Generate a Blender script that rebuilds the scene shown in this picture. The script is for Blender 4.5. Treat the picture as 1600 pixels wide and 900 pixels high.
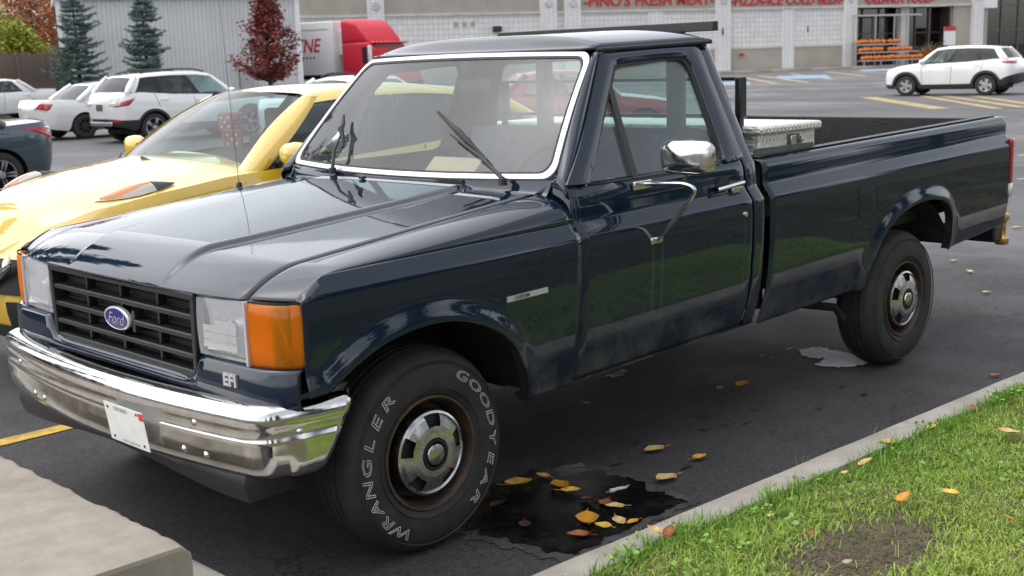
import bpy, math, random
import numpy as np
from math import sin, cos, pi, radians, sqrt

for _o in list(bpy.data.objects):
    bpy.data.objects.remove(_o)
SC = bpy.context.scene
COL = SC.collection
rng = np.random.default_rng(7)
random.seed(7)

# ------------------------------------------------------------------ camera
CAM = np.array([-2.645, -4.041, 1.688])
YAW, PITCH, ROLL, FPX = 0.781, -0.18458, -0.03222, 1911.7
FW = np.array([sin(YAW) * cos(PITCH), cos(YAW) * cos(PITCH), sin(PITCH)])
_rt = np.array([cos(YAW), -sin(YAW), 0.0])
_up = np.cross(_rt, FW)
RT = _rt * cos(ROLL) + _up * sin(ROLL)
UP = -_rt * sin(ROLL) + _up * cos(ROLL)
cam_data = bpy.data.cameras.new('camera')
cam = bpy.data.objects.new('camera', cam_data)
COL.objects.link(cam)
import mathutils
M4 = mathutils.Matrix(((RT[0], UP[0], -FW[0], CAM[0]), (RT[1], UP[1], -FW[1], CAM[1]), (RT[2], UP[2], -FW[2], CAM[2]), (0, 0, 0, 1)))
cam.matrix_world = M4
cam_data.sensor_width = 36.0
cam_data.lens = FPX / 1600 * 36.0
cam_data.clip_start = 0.05
cam_data.clip_end = 2000
cam_data.dof.use_dof = True
cam_data.dof.focus_distance = 5.0
cam_data.dof.aperture_fstop = 5.6
SC.camera = cam

def ray(u, v):
    return FW + RT * (u - 800) / FPX - UP * (v - 450) / FPX
def on_ground(u, v, z=0.0):
    d = ray(u, v)
    return CAM + d * ((z - CAM[2]) / d[2])
def at_depth(u, v, dep):
    return CAM + ray(u, v) * dep

# ------------------------------------------------------------------ light: overcast daylight
SUN_EL, SUN_AZ = radians(60), radians(-28)
world = bpy.data.worlds.new('World')
SC.world = world
world.use_nodes = True
wn, wl = world.node_tree.nodes, world.node_tree.links
wn.clear()
w_out = wn.new('ShaderNodeOutputWorld')
w_bg = wn.new('ShaderNodeBackground')
w_sky = wn.new('ShaderNodeTexSky')
w_sky.sky_type = 'NISHITA'
w_sky.sun_disc = False
w_sky.sun_elevation = SUN_EL
w_sky.sun_rotation = SUN_AZ
w_sky.air_density = 1.0
w_sky.dust_density = 1.5
w_sky.ozone_density = 1.0
w_hsv = wn.new('ShaderNodeHueSaturation')
w_hsv.inputs['Saturation'].default_value = 0.22
# cloud deck: soft grey clouds over the whole sky
w_tc = wn.new('ShaderNodeTexCoord')
w_map = wn.new('ShaderNodeMapping')
w_map.inputs['Scale'].default_value = (1, 1, 2.5)
w_noise = wn.new('ShaderNodeTexNoise')
w_noise.inputs['Scale'].default_value = 2.2
w_noise.inputs['Detail'].default_value = 6
w_noise.inputs['Roughness'].default_value = 0.55
w_ramp = wn.new('ShaderNodeMapRange')
w_ramp.inputs['From Min'].default_value = 0.3
w_ramp.inputs['From Max'].default_value = 0.7
w_ramp.inputs['To Min'].default_value = 0.72
w_ramp.inputs['To Max'].default_value = 1.2
w_mul = wn.new('ShaderNodeVectorMath'); w_mul.operation = 'SCALE'
wl.new(w_tc.outputs['Generated'], w_map.inputs['Vector'])
wl.new(w_map.outputs['Vector'], w_noise.inputs['Vector'])
wl.new(w_noise.outputs['Fac'], w_ramp.inputs['Value'])
wl.new(w_sky.outputs['Color'], w_hsv.inputs['Color'])
wl.new(w_hsv.outputs['Color'], w_mul.inputs[0])
wl.new(w_ramp.outputs['Result'], w_mul.inputs['Scale'])
wl.new(w_mul.outputs['Vector'], w_bg.inputs['Color'])
w_bg.inputs['Strength'].default_value = 0.15
wl.new(w_bg.outputs['Background'], w_out.inputs['Surface'])

sun_data = bpy.data.lights.new('sun', 'SUN')
sun_data.energy = 1.0
sun_data.angle = radians(120)
sun_data.color = (1.0, 0.965, 0.92)
sun = bpy.data.objects.new('sun', sun_data)
COL.objects.link(sun)
sun.rotation_euler = (radians(90) - SUN_EL, 0, pi - SUN_AZ)   # light comes from the sky's sun direction
SC.view_settings.view_transform = 'Standard'
SC.view_settings.look = 'None'
SC.view_settings.gamma = 1.0
SC.view_settings.use_curve_mapping = False
SC.view_settings.exposure = 1.1
SC.render.resolution_x, SC.render.resolution_y = 1024, 576

# ------------------------------------------------------------------ materials
MATS = {}
def nmath(nt, op, a, b=None, clamp=False):
    n = nt.nodes.new('ShaderNodeMath'); n.operation = op; n.use_clamp = clamp
    for i, x in enumerate((a, b)):
        if x is None: continue
        if isinstance(x, (int, float)): n.inputs[i].default_value = x
        else: nt.links.new(x, n.inputs[i])
    return n.outputs[0]
def noise_out(nt, scale, detail=4, rough=0.55, coord='Object', stretch=None):
    tc = nt.nodes.new('ShaderNodeTexCoord')
    vec = tc.outputs[coord]
    if stretch:
        mp = nt.nodes.new('ShaderNodeMapping'); mp.inputs['Scale'].default_value = stretch
        nt.links.new(vec, mp.inputs['Vector']); vec = mp.outputs['Vector']
    n = nt.nodes.new('ShaderNodeTexNoise')
    n.inputs['Scale'].default_value = scale; n.inputs['Detail'].default_value = detail; n.inputs['Roughness'].default_value = rough
    nt.links.new(vec, n.inputs['Vector'])
    return n.outputs['Fac']
def ramp(nt, val, a, b, lo=0.0, hi=1.0):
    n = nt.nodes.new('ShaderNodeMapRange'); n.interpolation_type = 'SMOOTHSTEP'
    n.inputs['From Min'].default_value = a; n.inputs['From Max'].default_value = b
    n.inputs['To Min'].default_value = lo; n.inputs['To Max'].default_value = hi
    nt.links.new(val, n.inputs['Value'])
    return n.outputs['Result']
def mixcol(nt, fac, a, b):
    n = nt.nodes.new('ShaderNodeMix'); n.data_type = 'RGBA'
    if isinstance(fac, (int, float)): n.inputs[0].default_value = fac
    else: nt.links.new(fac, n.inputs[0])
    for i, x in ((6, a), (7, b)):
        if isinstance(x, (tuple, list)): n.inputs[i].default_value = (*x[:3], 1)
        else: nt.links.new(x, n.inputs[i])
    return n.outputs[2]
def newmat(name):
    m = bpy.data.materials.new(name); m.use_nodes = True
    nt = m.node_tree
    p = nt.nodes['Principled BSDF']
    MATS[name] = m
    return m, nt, p
def mat(name, col, rough=0.5, metal=0.0, coat=0.0, var=0.0, vscale=6.0, col2=None, bump=0.0, bscale=60.0, rvar=0.0, emit=None, spec=None, island=0.0):
    """principled material with noise-driven colour, roughness and relief"""
    if name in MATS: return MATS[name]
    m, nt, p = newmat(name)
    p.inputs['Roughness'].default_value = rough
    p.inputs['Metallic'].default_value = metal
    if coat:
        p.inputs['Coat Weight'].default_value = coat; p.inputs['Coat Roughness'].default_value = 0.03
    if spec is not None: p.inputs['Specular IOR Level'].default_value = spec
    c = tuple(col)
    if col2 is None: col2 = tuple(x * (1 - var) for x in c) if var else None
    if col2 is not None:
        f = noise_out(nt, vscale, 5, 0.6)
        f = ramp(nt, f, 0.35, 0.68)
        if island:
            g = nt.nodes.new('ShaderNodeNewGeometry')
            f = nmath(nt, 'ADD', nmath(nt, 'MULTIPLY', f, 1 - island), nmath(nt, 'MULTIPLY', g.outputs['Random Per Island'], island), True)
        nt.links.new(mixcol(nt, f, c, col2), p.inputs['Base Color'])
    else:
        p.inputs['Base Color'].default_value = (*c, 1)
    if rvar:
        f = noise_out(nt, vscale * 1.7, 4)
        nt.links.new(ramp(nt, f, 0.3, 0.7, max(0, rough - rvar), min(1, rough + rvar)), p.inputs['Roughness'])
    if bump:
        b = nt.nodes.new('ShaderNodeBump'); b.inputs['Strength'].default_value = bump; b.inputs['Distance'].default_value = 0.01
        nt.links.new(noise_out(nt, bscale, 5, 0.65), b.inputs['Height'])
        nt.links.new(b.outputs['Normal'], p.inputs['Normal'])
    if emit:
        p.inputs['Emission Color'].default_value = (*emit[:3], 1); p.inputs['Emission Strength'].default_value = emit[3]
    return m
def glassmat(name, tint=(0.8, 0.87, 0.86), ior=1.5, haze=0.0, boost=1.0):
    """thin pane: tinted see-through sheet with fresnel reflection and a mottled pale haze mixed in as diffuse colour"""
    m = bpy.data.materials.new(name); m.use_nodes = True; nt = m.node_tree; nt.nodes.clear()
    out = nt.nodes.new('ShaderNodeOutputMaterial')
    tr = nt.nodes.new('ShaderNodeBsdfTransparent'); tr.inputs['Color'].default_value = (*tint, 1)
    gl = nt.nodes.new('ShaderNodeBsdfGlossy'); gl.inputs['Roughness'].default_value = 0.02
    ge = nt.nodes.new('ShaderNodeNewGeometry'); dt = nt.nodes.new('ShaderNodeVectorMath'); dt.operation = 'DOT_PRODUCT'
    nt.links.new(ge.outputs['Normal'], dt.inputs[0]); nt.links.new(ge.outputs['Incoming'], dt.inputs[1])
    f0 = ((ior - 1) / (ior + 1)) ** 2 * 1.8
    k = nmath(nt, 'POWER', nmath(nt, 'SUBTRACT', 1.0, nmath(nt, 'ABSOLUTE', dt.outputs['Value'])), 5.0)
    fac = nmath(nt, 'MULTIPLY', nmath(nt, 'ADD', nmath(nt, 'MULTIPLY', k, 1 - f0), f0), boost, True)
    mx = nt.nodes.new('ShaderNodeMixShader')
    nt.links.new(fac, mx.inputs[0]); nt.links.new(tr.outputs[0], mx.inputs[1]); nt.links.new(gl.outputs[0], mx.inputs[2])
    last = mx.outputs[0]
    if haze:
        df = nt.nodes.new('ShaderNodeBsdfDiffuse'); df.inputs['Color'].default_value = (0.62, 0.63, 0.68, 1)
        m2 = nt.nodes.new('ShaderNodeMixShader')
        h = ramp(nt, noise_out(nt, 3.0, 5), 0.25, 0.75, haze * 0.6, haze * 1.4)
        nt.links.new(h, m2.inputs[0]); nt.links.new(last, m2.inputs[1]); nt.links.new(df.outputs[0], m2.inputs[2])
        last = m2.outputs[0]
    nt.links.new(last, out.inputs['Surface'])
    MATS[name] = m
    return m

# ------------------------------------------------------------------ mesh helpers
def finish(name, V, Fc, m, parent=None, smooth=True, angle=38, solid=0.0, bevel=0.0, loc=None, seg=2):
    me = bpy.data.meshes.new(name)
    me.from_pydata([tuple(map(float, v)) for v in V], [], [tuple(int(i) for i in f) for f in Fc])
    if m is not None:
        me.materials.append(MATS[m] if isinstance(m, str) else m)
    o = bpy.data.objects.new(name, me)
    COL.objects.link(o)
    if smooth:
        me.polygons.foreach_set('use_smooth', [True] * len(me.polygons))
        if angle < 180: me.set_sharp_from_angle(angle=radians(angle))
    if solid:
        s = o.modifiers.new('solid', 'SOLIDIFY'); s.thickness = solid; s.offset = -1
    if bevel:
        b = o.modifiers.new('bevel', 'BEVEL'); b.width = bevel; b.segments = seg; b.limit_method = 'ANGLE'
        b.harden_normals = False
    if parent is not None: o.parent = parent
    if loc is not None: o.location = loc
    return o
class MB:
    def __init__(s): s.v = []; s.f = []
    def add(s, V, Fc):
        n = len(s.v); s.v += [tuple(p) for p in V]; s.f += [tuple(i + n for i in f) for f in Fc]; return s
    def box(s, x0, x1, y0, y1, z0, z1):
        V = [(x, y, z) for x in (x0, x1) for y in (y0, y1) for z in (z0, z1)]
        return s.add(V, [(0, 1, 3, 2), (4, 6, 7, 5), (0, 4, 5, 1), (2, 3, 7, 6), (0, 2, 6, 4), (1, 5, 7, 3)])
    def grid(s, P, wi=False, wj=False, flip=False):
        P = np.asarray(P, float); ni, nj = P.shape[:2]
        Fc = []
        for i in range(ni if wi else ni - 1):
            for j in range(nj if wj else nj - 1):
                a, b, c, d = i * nj + j, ((i + 1) % ni) * nj + j, ((i + 1) % ni) * nj + (j + 1) % nj, i * nj + (j + 1) % nj
                Fc.append((a, d, c, b) if flip else (a, b, c, d))
        return s.add(P.reshape(-1, 3), Fc)
    def tube(s, path, r, n=8, cap=True):
        path = np.asarray(path, float); k = len(path)
        rr = r if hasattr(r, '__len__') else [r] * k
        P = []
        up0 = None
        for i in range(k):
            t = path[min(i + 1, k - 1)] - path[max(i - 1, 0)]; t = t / (np.linalg.norm(t) + 1e-9)
            if up0 is None:
                a = np.array([0, 0, 1.0]) if abs(t[2]) < 0.9 else np.array([1.0, 0, 0])
                up0 = np.cross(t, a)
            up0 = up0 - t * (up0 @ t); up0 = up0 / (np.linalg.norm(up0) + 1e-9)
            w = np.cross(t, up0)
            P.append([path[i] + rr[i] * (cos(q) * up0 + sin(q) * w) for q in np.linspace(0, 2 * pi, n, endpoint=False)])
        n0 = len(s.v)
        s.grid(np.array(P), wj=True)
        if cap:
            s.f.append(tuple(n0 + j for j in range(n))[::-1]); s.f.append(tuple(n0 + (k - 1) * n + j for j in range(n)))
        return s
    def lathe(s, prof, n=48, axis='y', c=(0, 0, 0)):
        """prof: list of (radius, offset along axis)"""
        P = []
        for q in np.linspace(0, 2 * pi, n, endpoint=False):
            row = []
            for r, a in prof:
                if axis == 'y': row.append((c[0] + r * cos(q), c[1] + a, c[2] + r * sin(q)))
                elif axis == 'x': row.append((c[0] + a, c[1] + r * cos(q), c[2] + r * sin(q)))
                else: row.append((c[0] + r * cos(q), c[1] + r * sin(q), c[2] + a))
            P.append(row)
        return s.grid(np.array(P), wi=True)
    def prism(s, poly, axis, a0, a1):
        """polygon (two coordinates) extruded along an axis"""
        n = len(poly)
        def pt(p, a):
            return {'x': (a, p[0], p[1]), 'y': (p[0], a, p[1]), 'z': (p[0], p[1], a)}[axis]
        V = [pt(p, a0) for p in poly] + [pt(p, a1) for p in poly]
        Fc = [tuple(range(n))[::-1], tuple(range(n, 2 * n))] + [(i, (i + 1) % n, n + (i + 1) % n, n + i) for i in range(n)]
        return s.add(V, Fc)
    def map(s, fn):
        s.v = [tuple(fn(np.array(p))) for p in s.v]; return s
    def build(s, name, m, parent=None, **k):
        return finish(name, s.v, s.f, m, parent, **k)
def empty(name, label=None, cat=None, loc=(0, 0, 0), rz=0.0, group=None):
    o = bpy.data.objects.new(name, None); COL.objects.link(o)
    o.empty_display_size = 0.2
    o.location = loc; o.rotation_euler = (0, 0, rz)
    if label: o['label'] = label
    if cat: o['category'] = cat
    if group: o['group'] = group
    return o
def tag(o, label=None, cat=None, group=None, kind=None):
    for k, x in (('label', label), ('category', cat), ('group', group), ('kind', kind)):
        if x: o[k] = x
    return o
def smooth01(a, b, x):
    t = np.clip((np.asarray(x, float) - a) / (b - a), 0, 1); return t * t * (3 - 2 * t)
def crv(pts, n=12):
    """catmull-rom curve through points"""
    P = np.asarray(pts, float); P = np.vstack([2 * P[0] - P[1], P, 2 * P[-1] - P[-2]]); out = []
    for i in range(1, len(P) - 2):
        for t in np.linspace(0, 1, n, endpoint=False):
            a, b, c, d = P[i - 1], P[i], P[i + 1], P[i + 2]
            out.append(0.5 * (2 * b + (c - a) * t + (2 * a - 5 * b + 4 * c - d) * t ** 2 + (3 * b - a - 3 * c + d) * t ** 3))
    out.append(P[-2]); return np.array(out)
def text_mesh(txt, size, extrude=0.0, shear=0.0, outline=0.0, align='CENTER', spacing=1.0, bold=0.0):
    cu = bpy.data.curves.new('lettering', 'FONT'); cu.body = txt; cu.size = size; cu.extrude = extrude; cu.shear = shear
    cu.align_x = align; cu.align_y = 'CENTER'; cu.space_character = spacing; cu.offset = bold
    cu.resolution_u = 3
    if outline:
        cu.fill_mode = 'NONE'; cu.bevel_depth = outline; cu.bevel_resolution = 0; cu.resolution_u = 2
    ob = bpy.data.objects.new('lettering', cu); COL.objects.link(ob)
    bpy.context.view_layer.update()
    me = bpy.data.meshes.new_from_object(ob.evaluated_get(bpy.context.evaluated_depsgraph_get()))
    V = np.array([v.co[:] for v in me.vertices]).reshape(-1, 3); Fc = [tuple(p.vertices) for p in me.polygons]
    bpy.data.objects.remove(ob); bpy.data.curves.remove(cu); bpy.data.meshes.remove(me)
    return V, Fc
def text_obj(name, txt, size, m, origin, xdir, ydir, parent=None, proud=0.002, **k):
    V, Fc = text_mesh(txt, size, **k)
    xd, yd = np.array(xdir, float), np.array(ydir, float); nd = np.cross(xd, yd)
    W = [np.array(origin) + xd * p[0] + yd * p[1] + nd * (p[2] + proud) for p in V]
    return finish(name, W, Fc, m, parent, smooth=False)
# ================================================================== ground, kerbs, lawn sheet, markings
def asphalt_mat():
    m, nt, p = newmat('asphalt')
    fine = noise_out(nt, 260, 4, 0.7); mid = noise_out(nt, 1.6, 6, 0.6); big = noise_out(nt, 0.16, 5, 0.55)
    speck = noise_out(nt, 95, 2, 0.5)
    tcv = nt.nodes.new('ShaderNodeTexCoord'); vo = nt.nodes.new('ShaderNodeTexVoronoi'); vo.inputs['Scale'].default_value = 105; nt.links.new(tcv.outputs['Object'], vo.inputs['Vector'])
    vc = nt.nodes.new('ShaderNodeSeparateColor'); nt.links.new(vo.outputs['Color'], vc.inputs[0])
    vk = nt.nodes.new('ShaderNodeTexVoronoi'); vk.feature = 'DISTANCE_TO_EDGE'; vk.inputs['Scale'].default_value = .55
    wv = nt.nodes.new('ShaderNodeVectorMath'); wv.operation = 'ADD'; nz = nt.nodes.new('ShaderNodeTexNoise'); nz.inputs['Scale'].default_value = 2.5; nz.inputs['Detail'].default_value = 6
    nt.links.new(tcv.outputs['Object'], nz.inputs['Vector']); nt.links.new(tcv.outputs['Object'], wv.inputs[0]); nt.links.new(nz.outputs['Color'], wv.inputs[1]); nt.links.new(wv.outputs[0], vk.inputs['Vector'])
    crack = ramp(nt, vk.outputs['Distance'], 0.0, 0.006, 1, 0)
    c = mixcol(nt, ramp(nt, mid, 0.3, 0.75), (0.028, 0.0262, 0.029), (0.051, 0.047, 0.052))
    c = mixcol(nt, ramp(nt, fine, 0.45, 0.75), c, (0.058, 0.054, 0.058))
    c = mixcol(nt, ramp(nt, speck, 0.68, 0.76, 0, 0.6), c, (0.16, 0.155, 0.15))
    c = mixcol(nt, ramp(nt, vc.outputs[0], 0.55, 1.0, 0, 0.55), c, (0.075, 0.07, 0.073))
    c = mixcol(nt, ramp(nt, vc.outputs[1], 0.6, 1.0, 0, 0.7), c, (0.010, 0.0095, 0.011))
    c = mixcol(nt, nmath(nt, 'MULTIPLY', crack, ramp(nt, big, .45, .6)), c, (0.008, 0.008, 0.008))
    # the open lot further away is painted paler, standing in for sky reflected off wet asphalt
    tc = nt.nodes.new('ShaderNodeTexCoord'); sp = nt.nodes.new('ShaderNodeSeparateXYZ'); nt.links.new(tc.outputs['Object'], sp.inputs[0])
    dist = nmath(nt, 'ADD', nmath(nt, 'ADD', sp.outputs['X'], nmath(nt, 'MULTIPLY', sp.outputs['Y'], 0.9)), nmath(nt, 'MULTIPLY', mid, 1.5))
    far_lot = ramp(nt, dist, 6.5, 9.5)
    c2 = mixcol(nt, ramp(nt, big, 0.35, 0.65), (0.075, 0.072, 0.076), (0.115, 0.11, 0.115))
    c2 = mixcol(nt, ramp(nt, fine, 0.5, 0.8, 0, 0.5), c2, (0.08, 0.08, 0.08))
    c = mixcol(nt, far_lot, c, c2)
    nt.links.new(c, p.inputs['Base Color'])
    wet = ramp(nt, noise_out(nt, 0.22, 6, 0.6, stretch=(1, 0.6, 1)), 0.50, 0.62)
    wet = nmath(nt, 'MULTIPLY', wet, far_lot)
    r = nmath(nt, 'SUBTRACT', ramp(nt, mid, 0.3, 0.7, 0.82, 0.68), nmath(nt, 'MULTIPLY', wet, 0.26), True)
    nt.links.new(r, p.inputs['Roughness'])
    b = nt.nodes.new('ShaderNodeBump'); b.inputs['Distance'].default_value = 0.007
    nt.links.new(nmath(nt, 'SUBTRACT', 0.9, nmath(nt, 'MULTIPLY', wet, 0.6)), b.inputs['Strength'])
    nt.links.new(noise_out(nt, 140, 4, 0.7), b.inputs['Height']); nt.links.new(b.outputs['Normal'], p.inputs['Normal'])
asphalt_mat()
def concrete_mat(name, c1, c2, spots=(0.30, 0.28, 0.25)):
    m, nt, p = newmat(name)
    c = mixcol(nt, ramp(nt, noise_out(nt, 7, 6, 0.65), 0.3, 0.7), c1, c2)
    c = mixcol(nt, ramp(nt, noise_out(nt, 2.2, 5, 0.6), 0.52, 0.72, 0, 0.55), c, spots)
    c = mixcol(nt, ramp(nt, noise_out(nt, 160, 3, 0.6), 0.58, 0.74, 0, 0.5), c, tuple(x * .55 for x in c1))
    tcv = nt.nodes.new('ShaderNodeTexCoord'); vk = nt.nodes.new('ShaderNodeTexVoronoi'); vk.feature = 'DISTANCE_TO_EDGE'; vk.inputs['Scale'].default_value = 1.1
    wv = nt.nodes.new('ShaderNodeVectorMath'); wv.operation = 'ADD'; nz = nt.nodes.new('ShaderNodeTexNoise'); nz.inputs['Scale'].default_value = 3.5; nz.inputs['Detail'].default_value = 7
    nt.links.new(tcv.outputs['Object'], nz.inputs['Vector']); nt.links.new(tcv.outputs['Object'], wv.inputs[0]); nt.links.new(nz.outputs['Color'], wv.inputs[1]); nt.links.new(wv.outputs[0], vk.inputs['Vector'])
    c = mixcol(nt, nmath(nt, 'MULTIPLY', ramp(nt, vk.outputs['Distance'], 0.0, 0.006, 1, 0), ramp(nt, noise_out(nt, .9, 3), .5, .6)), c, tuple(x * .3 for x in c1))
    c = mixcol(nt, ramp(nt, noise_out(nt, 28, 4, .7), .66, .76, 0, .7), c, tuple(min(1, x * 1.35) for x in c2))
    nt.links.new(c, p.inputs['Base Color'])
    p.inputs['Roughness'].default_value = 0.88
    b = nt.nodes.new('ShaderNodeBump'); b.inputs['Distance'].default_value = 0.006; b.inputs['Strength'].default_value = 0.55
    nt.links.new(noise_out(nt, 90, 6, 0.7), b.inputs['Height']); nt.links.new(b.outputs['Normal'], p.inputs['Normal'])
concrete_mat('kerb_concrete', (0.325, 0.298, 0.258), (0.415, 0.385, 0.34), (0.235, 0.21, 0.175))
concrete_mat('slab_concrete', (0.262, 0.232, 0.188), (0.335, 0.302, 0.252), (0.17, 0.145, 0.105))
mat('soil', (0.115, 0.085, 0.058), 0.95, col2=(0.075, 0.085, 0.03), vscale=5, bump=0.6, bscale=60)
mat('yellow_line', (0.62, 0.40, 0.035), 0.7, col2=(0.30, 0.21, 0.06), vscale=14, bump=0.3, bscale=150)
mat('old_yellow_line', (0.46, 0.33, 0.10), 0.6, col2=(0.22, 0.18, 0.10), vscale=2.5)
mat('blue_paint', (0.22, 0.36, 0.50), 0.6, col2=(0.16, 0.22, 0.28), vscale=1.5)
mat('white_line', (0.55, 0.55, 0.55), 0.6, col2=(0.25, 0.25, 0.25), vscale=2.5)

P = []
gx = np.concatenate([[-1500, -200], np.linspace(-40, 140, 37), [300, 1500]])
g = MB().grid([[(x, y, 0) for y in gx] for x in gx], flip=False).build('asphalt_ground', 'asphalt', smooth=False)
tag(g, kind='structure')

# lawn kerb: runs along the stall, cast in lengths with a rounded nose
KY = lambda x: -1.498 - (x + .138) * .047       # outer foot of the kerb
def kerb_piece(x0, x1):
    prof_k = [(0, 0), (.012, .085), (.022, .108), (.045, .120), (.155, .123), (.165, .118), (.168, .0)]
    Pk = [[(x, KY(x) - d + .0012 * sin(x * 9 + d * 40), z + .001 * sin(x * 13 + d * 30)) for d, z in prof_k] for x in np.linspace(x0, x1, 26)]
    b = MB().grid(Pk, flip=True)
    n = len(prof_k); b.f += [tuple(range(n)), tuple(range(25 * n, 26 * n))[::-1]]
    return b
lawn_kerb = empty('kerb', 'pale concrete kerb between the asphalt and the lawn', 'kerb')
xk = -.95
while xk < 30:
    kerb_piece(xk, xk + 2.995).build('kerb_length', 'kerb_concrete', lawn_kerb, angle=50); xk += 3.0
lawn_z = .10
lawn = MB()
Pg = []
for x in np.concatenate([np.linspace(-40, -1, 10), np.linspace(-.9, 6, 70), np.linspace(7, 32, 20)]):
    col = []
    for t in np.concatenate([np.linspace(0, 2.6, 34), [4, 7, 10, 14]]):
        y = KY(x) - .165 - t
        z = lawn_z + .012 * sin(3.1 * x + 1.7 * t) + .008 * sin(7.3 * x - 5.1 * t) + .02 * min(t, 1)
        dd = ((x - .75) / .40) ** 2 + ((y + 2.2) / .22) ** 2
        z -= .02 * math.exp(-dd)
        col.append((x, y, z))
    Pg.append(col)
lw = lawn.grid(Pg, flip=True).build('lawn_soil', 'soil', angle=180); tag(lw, kind='structure')

# stall-end kerb across the front of the truck, and the raised concrete block on it
ek = empty('kerb', 'low concrete kerb across the stall end, partly under the concrete block', 'kerb')
pk = [(0, 0), (-.012, .085), (-.03, .112), (-.06, .118), (-.30, .118), (-.30, 0)]
for y0 in (-1.46, 1.04):
    b = MB().grid([[(-.715 + d, y, z) for d, z in pk] for y in np.linspace(y0, y0 + 2.496, 12)], flip=False)
    b.f += [tuple(range(6))[::-1], tuple(range(66, 72))]
    b.build('kerb_length', 'kerb_concrete', ek, angle=50)
H = .345
c0 = on_ground(297, 850, H); c1 = on_ground(0, 705, H)
bx, by = (c0[0] + c1[0]) / 2, c0[1]
_jr = np.random.default_rng(12); _jn = _jr.normal(size=4000)
def jag(t, s): return .005 * sin(t * 23 + s) + .003 * sin(t * 57 + 2 * s) + .004 * _jn[int(abs(t * 40 + s * 300)) % 4000] + (.012 if _jn[int(abs(t * 9 + s * 77)) % 4000] > 1.5 else 0)
Pb = []
for y in np.concatenate([[by, by + .004, by + .014], np.linspace(by + .03, by + 3.2, 90)]):
    r = .010 if y > by + .01 else 0
    col = []
    for d, z in ((0, .0), (0, .12), (0, H - .022 - abs(jag(y, 1))), (-.012 - abs(jag(y, 3)), H - .004), (-.03, H), (-.2, H), (-.5, H), (-1.2, H), (-1.2, 0)):
        col.append((bx + d + (jag(y, 2) * .5 if d > -.03 else 0), y, z - (.012 if y < by + .004 and z > .3 else 0)))
    Pb.append(col)
bb = MB().grid(Pb); bb.f += [tuple(range(9))[::-1]]
blk = bb.build('concrete_block', 'slab_concrete', angle=40)
tag(blk, 'weathered beige concrete block in front of the chrome bumper', 'concrete block')

# painted markings
def stripe(name, pts, m, label=None, group=None, cat='marking', z=.004):
    pts = [np.array([p[0], p[1], z]) for p in pts]
    o = MB().add(pts, [tuple(range(len(pts)))]).build(name, m, smooth=False)
    if label: tag(o, label, cat, group)
    return o
def line(x0, y0, x1, y1, w, m, label, group=None, name='painted_line', z=.004):
    d = np.array([x1 - x0, y1 - y0]); d /= np.hypot(*d); n = np.array([-d[1], d[0]]) * w / 2
    return stripe(name, [(x0 + n[0], y0 + n[1]), (x0 - n[0], y0 - n[1]), (x1 - n[0], y1 - n[1]), (x1 + n[0], y1 + n[1])], m, label, group, 'painted line', z)
line(-.66, 1.570, 4.6, 1.570, .105, 'yellow_line', 'yellow stall line on the asphalt beside the concrete block')
line(-.66, 4.20, 4.6, 4.20, .105, 'yellow_line', 'yellow stall line on the far side of the yellow car')
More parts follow.
